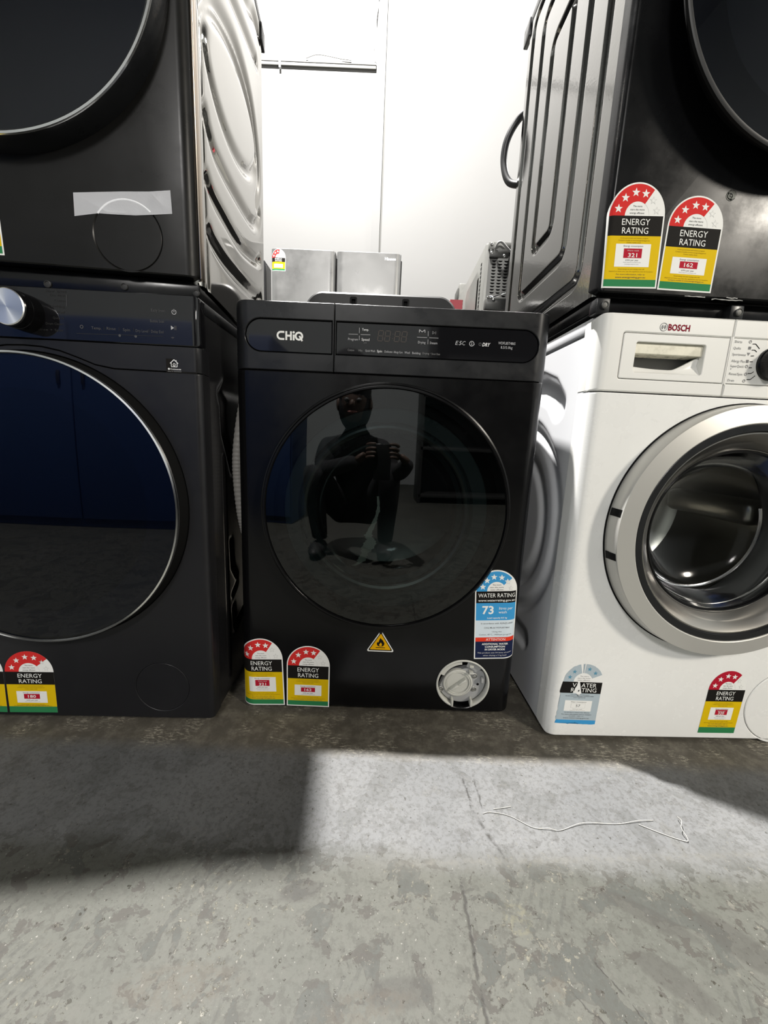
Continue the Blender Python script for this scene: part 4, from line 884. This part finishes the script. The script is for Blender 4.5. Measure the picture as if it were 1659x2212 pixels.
bm = bmesh.new(); lathe(bm, [(.0080, -.0003, 0), (.0076, -.0012), (.0066, -.0014), (.0060, -.0006), (.004, -.0012), (.002, -.0005), (0, -.0014)], -.098, 1.020 + z, 24); bmesh.ops.recalc_face_normals(bm, faces=bm.faces)
finish('clear_sticker', bm, M['clear'], Rd)
bm = bmesh.new()
for (xa, xb, zz) in ((-.148, -.112, .8645), (-.100, -.045, .8622), (-.075, -.055, .8655)):
    r = random.Random(int(zz * 1e5)); n = 9
    top_ = [(xa + (xb - xa) * i / n, zz + .0012 * r.random()) for i in range(n + 1)]; bot = [(x, q - .0006 - .0014 * r.random()) for x, q in top_]
    for i in range(n): bm.faces.new([bm.verts.new((x, -.0008, q + z)) for x, q in (bot[i], bot[i + 1], top_[i + 1], top_[i])])
finish('scuff', bm, mat('scraped_edge', (.25, .25, .24), .5), Rd)
bm = bmesh.new(); add_tube(bm, spline([(-.270, .520, 1.505 + z), (-.300, .555, 1.500 + z), (-.325, .570, 1.455 + z), (-.327, .575, 1.400 + z), (-.310, .560, 1.345 + z), (-.270, .530, 1.325 + z)], 10), .0095, 12)
finish('drain_hose', bm, M['black_hose'], Rd)
# thin lip of the lid at the rear
for par, sx, yy, zz in ((Rd, -1, .555, .872), (Ld, 1, .560, .852)): box('rear_lip', sx * .297 - .006, sx * .297 + .006, yy - .03, yy + .012, zz - .035, zz + .006, M['black_satin'], par, .002)

# hose hanging beside the middle machine
bm = bmesh.new(); hp = spline([(-.303, .098, .700), (-.309, .075, .640), (-.3165, .065, .560), (-.3170, .065, .500), (-.3120, .068, .430), (-.306, .074, .385)], 30)
add_tube(bm, hp, .0112, 12, ripple=.07, period=2); finish('drain_hose', bm, M['hose'], C)
bm = bmesh.new(); add_tube(bm, spline([(-.306, .074, .387), (-.302, .080, .350), (-.299, .090, .325)], 8), .0105, 12); finish('hose_cuff', bm, mat('tan_cuff', (.30, .26, .19), .6), C)

# ------------------------------------------------------------------ things behind the row
T = thing('washing_machine', 'dark grey washing machine seen from behind, its rounded console just above the middle washer-dryer', 'washing machine', (-.042, 1.45, 0))
box('cabinet', -.262, .262, .02, .56, .015, .93, M['dark_grey_satin'], T, .012)
for sx in (-1, 1):
    for yy in (.06, .50): lathe_obj('foot', [(0, 0, 0), (.02, 0), (.02, .02), (0, .02)], 0, 0, M['black_dull'], T, 16).matrix_local = Matrix.Translation((sx * .22, yy, 0)) @ Matrix.Rotation(PI / 2, 4, 'X')
out = rrect(-.262, .262, .90, 1.0965, [.01, .01, .060, .060], 10)
out = [(x, zz - (.012 * (x / .262) ** 2 if zz > 1.0 else 0)) for x, zz in out]
plate('console_back', out, [rrect(-.101, -.088, 1.056, 1.070, .001, 2), rrect(.078, .091, 1.056, 1.070, .001, 2)], .10, M['dark_grey_satin'], T, .006)
for x in (-.0945, .0845): box('console_slot', x - .0066, x + .0066, .012, .02, 1.055, 1.071, M['groove'], T)

def oven(name, label, loc, m, dark, full=True):
    o = thing(name, label, 'oven', loc)
    bm = bmesh.new(); add_box(bm, 0, .56, .004, .545, .63, 1.262, .006); finish('housing', bm, m, o)
    bm = bmesh.new(); add_box(bm, 0, .56, .004, .545, .0, .628, .004); finish('base_cabinet', bm, M['zinc_pale'], o)
    bm = bmesh.new(); add_box(bm, -.012, .575, .545, .575, .62, 1.255, .004); finish('front_frame', bm, M['zinc_pale'], o)
    if not full: return o
    # embossed side field, vent holes
    bm = bmesh.new(); outl = [(.085, .66), (.085, 1.205), (.28, 1.205), (.31, 1.175), (.31, .66)]
    vs = [bm.verts.new((-.0005, a, b)) for a, b in outl]; f = bm.faces.new(vs)
    r = bmesh.ops.inset_region(bm, faces=[f], thickness=.007, depth=0.0)
    for v in f.verts: v.co.x = -.005
    bmesh.ops.recalc_face_normals(bm, faces=bm.faces)
    if f.normal.x > 0: bmesh.ops.reverse_faces(bm, faces=bm.faces)
    finish('side_emboss', bm, m, o, None)
    bm = bmesh.new()
    for k in range(19):
        zz = 1.215 - k * .0135; add_box(bm, -.0012, .004, .048, .060, zz - .0035, zz + .0035)
        if k < 16:
            for yy in (.405, .435): add_box(bm, -.0012, .004, yy - .010, yy + .010, zz - .010, zz - .0035)
    v = finish('side_vent', bm, M['groove'], o, None); v['kind'] = 'stuff'
    bk = box('back_panel', .012, .40, -.001, .006, .66, 1.238, dark, o, .001)
    for i in range(13):
        for j in range(6):
            if i == 12 and j > 0: continue
            x, zz = .030 + j * .0205, 1.205 - i * .0098
            bm = bmesh.new(); n = 6; up_ = [(x - .0075, zz + .002), (x + .0075, zz + .002)]; lo_ = [(x + .0075 * math.cos(PI * q / n), zz + .002 - .0052 * math.sin(PI * q / n)) for q in range(1, n)]
            bm.faces.new([bm.verts.new((a, -.0016, b)) for a, b in up_ + lo_]); finish('louver', bm, M['groove'], bk, None)
    box('top_channel', .008, .54, -.006, .012, 1.238, 1.262, M['zinc'], o, .002)
    box('terminal_cover', .012, .075, -.010, .0, 1.214, 1.238, dark, o, .002); box('cable_recess', .035, .40, -.0015, .0005, 1.222, 1.250, M['groove'], o)
    for x, zz in ((.016, 1.253), (.018, 1.226), (.060, 1.2185)): lathe_obj('screw', [(.0045, -.007, 0), (.0045, -.011), (.003, -.0125), (0, -.0125)], x, zz, M['screw'], o, 14)
    bm = bmesh.new(); add_tube(bm, spline([(.028, -.012, 1.240), (.034, -.020, 1.252), (.046, -.022, 1.253), (.068, -.020, 1.235), (.088, -.016, 1.222), (.16, -.014, 1.17)], 8), .0035, 8); finish('power_cord', bm, M['cable'], o)
    bm = bmesh.new(); add_box(bm, .006, .076, -.030, -.002, 1.045, 1.082, .004); finish('lower_bracket', bm, M['zinc_dark'], o)
    bm = bmesh.new(); add_tube(bm, [(.010, -.028, 1.084), (.030, -.032, 1.083), (.070, -.030, 1.098)], .0042, 8); finish('bracket_edge', bm, M['silver_trim'], o)
    lathe_obj('screw', [(.005, -.030, 0), (.005, -.034), (.003, -.035), (0, -.035)], .032, 1.076, M['screw'], o, 14)
    return o
oven('oven', 'grey steel oven housing with a louvred back and a cord, beside the right-hand dryer', (.302, 1.45, 0), M['zinc'], M['zinc_dark'])
oven('oven', 'paler steel oven housing standing just beyond the louvred one', (.304, 2.045, 0), M['zinc_pale'], M['zinc_dark'], False)
o = thing('transformer_box', 'small dark grey box on top of the farther oven housing', 'box', (.345, 2.10, 1.262))
box('case', -.030, .060, -.04, .06, .0005, .095, M['zinc'], o, .004); box('case_flap', -.036, -.030, -.035, .05, .02, .075, M['zinc_dark'], o, .001)
o = thing('carton', 'small red carton wedged between the grey washing machine and the ovens', 'carton', (.250, 1.72, 0))
box('carton_body', -.024, .026, -.03, .05, 0, 1.160, M['red'], o, .002); box('carton_flap', -.024, .026, -.031, -.0295, 1.10, 1.160, M['red'], o)

Fr = thing('refrigerator', 'silver two-door refrigerator against the white back wall', 'refrigerator', (-.398, 2.9, 0))
box('cabinet', -.435, .446, .065, .68, .03, 1.815, M['black_satin'], Fr, .006)
bm = bmesh.new(); add_box(bm, -.43, .44, .07, .66, 0, .03); finish('plinth', bm, M['black_dull'], Fr)
M['fr_door'] = M['fridge']
for x0, x1 in ((-.4385, -.0045), (.0045, .4385)):
    pr_ = roundprof(x1 - x0, .045); cxm = (x0 + x1) / 2
    dd = plate('door', rrect(x0, x1, .72, 1.832, .004), [], .06, M['fridge'], Fr, .003, (lambda x, p=pr_, c=cxm: p(x - c) * .55), [cxm + q for q in cuts_for(x1 - x0, .045, 8)])
    dl = plate('lower_door', rrect(x0, x1, .05, .71, .004), [], .06, M['fridge'], Fr, .003, (lambda x, p=pr_, c=cxm: p(x - c) * .55), [cxm + q for q in cuts_for(x1 - x0, .045, 8)])
    if x0 > 0:
        p = Print(); p.text('Hisense', .366, 1.796, .018, 'brightlegend', 1, .074, bold=.02); p.build('emblem', dd, flat())
    box('hinge_cap', x0 + (.02 if x0 < 0 else .20), x0 + (.24 if x0 < 0 else .42), .03, .14, 1.816, 1.838, M['zinc_dark'], Fr, .006)
put_caption(energy_label(93, 134, None, border=True, band=(55, 81), wbox=(20, 42), stars=3, split=80).build('energy_label', Fr, affine((-.4385 + .002, 1.694), (-.4385 + .098, 1.692), 93), [-.4415 + .4375 * 0 + q for q in (.005, .012, .02, .028, .036, .046)], (lambda x, p=roundprof(.434, .045): p(x + .2215) * .55)), 'small energy rating label in the top corner')

o = thing('heater_panel', 'tall black slab appliance standing left of the silver refrigerator', 'appliance', (-1.02, 2.30, 0))
box('slab', -.32, .322, 0, .13, .03, 1.520, M['black_satin'], o, .008); box('slab_edge', .318, .326, .02, .11, .05, 1.50, M['dark_grey_satin'], o, .002); box('base', -.30, .30, -.03, .16, 0, .03, M['black_dull'], o, .004)

# ------------------------------------------------------------------ bits on the floor
def strand(name, pts, r, label):
    bm = bmesh.new(); q = spline([(x, y, z) for x, y, z in pts], 8); add_tube(bm, q, r, 6); return tag(finish(name, bm, M['string']), label, 'string')
strand('string', [(.185, .548, .0011), (.199, .551, .0011), (.228, .546, .0011), (.260, .528, .0012), (.285, .526, .003), (.303, .525, .0012), (.346, .538, .0030), (.401, .540, .0012), (.440, .546, .003), (.467, .549, .0012)], .00048, 'long pale loose string lying in the lit patch of floor')
strand('string', [(.438, .541, .0011), (.466, .527, .0012), (.492, .517, .0013), (.4995, .5165, .004), (.498, .530, .010), (.505, .540, .0130), (.509, .553, .0060)], .0006, 'short pale string with an upturned knotted end near the white front loader')
strand('string', [(.205, .557, .0011), (.222, .560, .0014), (.236, .563, .0011)], .0004, 'tiny pale scrap of string beyond the long one')

# ------------------------------------------------------------------ behind the camera: what the dark doors mirror
o = thing('storage_cabinet', 'wide dark blue steel cabinet to the left of the photographer, mirrored in the left doors', 'cabinet', (-1.62, -1.0, 0))
box('carcass', -.90, .90, -.45, 0, 0, 1.2, M['blue_steel'], o, .01)
for x0, x1 in ((-.89, -.004), (.004, .89)):
    q = box('door', x0, x1, 0.001, .02, .06, 1.17, M['blue_steel'], o, .004); box('handle', (x1 - .08 if x1 < .5 else x0 + .06), (x1 - .06 if x1 < .5 else x0 + .08), .02, .035, .9, .98, M['black_dull'], q, .003)
o = thing('shelving_unit', 'dark shelving unit behind the photographer', 'shelving', (1.75, -2.5, 0))
box('back', -1.3, 1.3, -.50, -.47, 0, 2.1, M['black_dull'], o)
for zz in (.1, .7, 1.35, 2.05): box('shelf', -1.3, 1.3, -.47, 0, zz - .02, zz + .02, M['dark_grey_satin'], o, .003)
for sx in (-1.29, 1.29): box('upright', sx - .02, sx + .02, -.47, .0, 0, 2.1, M['dark_grey_satin'], o, .003)

# photographer crouching with the phone
sk = dict(skin=mat('skin', (.10, .062, .046), .55), cloth=mat('black_jacket', (.012, .012, .014), .85), trous=mat('dark_trousers', (.02, .021, .026), .85), hair=mat('black_hair', (.008, .007, .007), .6), shoe=mat('dark_shoe', (.02, .02, .02), .6), beanie=mat('black_beanie', (.010, .010, .011), .9))
Pn = thing('person', 'person in black jacket and beanie crouching with a phone, mirrored in middle door', 'person', (-.17, -.30, 0))
def skinned(name, pts, edges, rad, m, parent, sub=2, root=0):
    me = bpy.data.meshes.new(name); me.from_pydata(pts, edges, []); me.materials.append(m)
    o = bpy.data.objects.new(name, me); COL.objects.link(o); o.parent = parent
    md = o.modifiers.new('skin', 'SKIN'); md.use_smooth_shade = True; md.branch_smoothing = .6
    for i, v in enumerate(me.skin_vertices[0].data):
        r = rad[i]; v.radius = (r, r) if not isinstance(r, tuple) else r; v.use_root = (i == root)
    s = o.modifiers.new('sub', 'SUBSURF'); s.levels = sub; s.render_levels = sub
    return o
pts = [(0, -.24, .24), (0, -.23, .36), (0, -.17, .50), (0, -.07, .60), (0, -.02, .68), (0, .005, .73)]; ed = [(0, 1), (1, 2), (2, 3), (3, 4), (4, 5)]; rd = [(.155, .12), (.150, .12), (.175, .125), (.155, .10), (.062, .062), (.055, .058)]
for s in (-1, 1):
    n = len(pts); pts += [(s * .155, -.06, .625), (s * .185 + .02, -.02, .48), (s * .175 + .08, .12, .50), (s * .122 + .158, .235, .545)]; ed += [(3, n), (n, n + 1), (n + 1, n + 2), (n + 2, n + 3)]; rd += [.072, .058, .046, .034]
    n = len(pts); pts += [(s * .10, -.22, .22), (s * .20, .11, .50), (s * .19, -.06, .10), (s * .19, -.05, .075)]; ed += [(0, n), (n, n + 1), (n + 1, n + 2), (n + 2, n + 3)]; rd += [.105, .068, .048, .044]
skinned('body', pts, ed, rd, sk['cloth'], Pn)
head = skinned('head', [(0, .015, .73), (0, .03, .775), (0, .045, .835), (0, .035, .895), (0, .03, .93)], [(0, 1), (1, 2), (2, 3), (3, 4)], [(.052, .055), (.064, .078), (.075, .095), (.078, .098), (.055, .07)], sk['skin'], Pn)
def blob(name, c, r, m, parent, rot=None):
    bm = bmesh.new(); bmesh.ops.create_uvsphere(bm, u_segments=20, v_segments=12, radius=1)
    for v in bm.verts: v.co = Vector((v.co.x * r[0], v.co.y * r[1], v.co.z * r[2]))
    if rot: bmesh.ops.rotate(bm, verts=bm.verts, matrix=Matrix.Rotation(rot, 3, 'X'))
    bmesh.ops.translate(bm, verts=bm.verts, vec=c); return finish(name, bm, m, parent, 80)
bn = blob('beanie', (0, .03, .900), (.086, .106, .088), sk['beanie'], Pn, .12)
hd = blob('hood', (0, .005, .835), (.090, .100, .145), sk['cloth'], Pn)
for s in (-1, 1):
    blob('ear', (s * .083, .035, .83), (.012, .022, .034), sk['skin'], head); blob('eye', (s * .031, .125, .84), (.013, .010, .010), mat('eye', (.10, .10, .10), .3), head); blob('shoe', (s * .19, -.005, .040), (.047, .130, .040), sk['shoe'], Pn)
blob('nose', (0, .141, .817), (.014, .020, .022), sk['skin'], head); blob('mouth', (0, .130, .78), (.024, .008, .007), mat('lips', (.38, .17, .15), .5), head)
for s in (-1, 1):                                                       # hands: palm and five fingers closed on the edges of the phone
    hx = .158; pts = [(hx + s * .118, .240, .545), (hx + s * .098, .250, .560), (hx + s * .078, .252, .585)]; ed = [(0, 1), (1, 2)]; rd = [.026, (.030, .017), (.024, .013)]
    hand = skinned('hand', pts, ed, rd, sk['skin'], Pn, 2)
    for k, (zz, ln) in enumerate(((.622, .070), (.603, .078), (.584, .074), (.566, .060))):
        x0 = .072; skinned('finger', [(hx + s * x0, .256, zz - .006), (hx + s * (x0 - .009), .280, zz), (hx + s * (x0 - .022), .2945, zz + .002), (hx + s * (x0 - .022 - ln * .30), .2965, zz + .002)], [(0, 1), (1, 2), (2, 3)], [.0092, .0086, .0078, .0066], sk['skin'], hand, 1)
    skinned('thumb', [(hx + s * .080, .250, .560), (hx + s * .062, .250, .590), (hx + s * .040, .2605, .612)], [(0, 1), (1, 2)], [.012, .010, .008], sk['skin'], hand, 1)
# the phone itself, lens just behind the viewpoint
ph = thing('phone', 'black phone held upright by the crouching person', 'phone', (-.012, -.016, .545))
bm = bmesh.new(); add_box(bm, -.038, .038, -.009, .0, -.080, .080, .004); finish('phone_body', bm, mat('phone_case', (.012, .012, .013), .3), ph)
box('screen', -.035, .035, -.0098, -.0092, -.076, .076, M['black_glass'], ph)
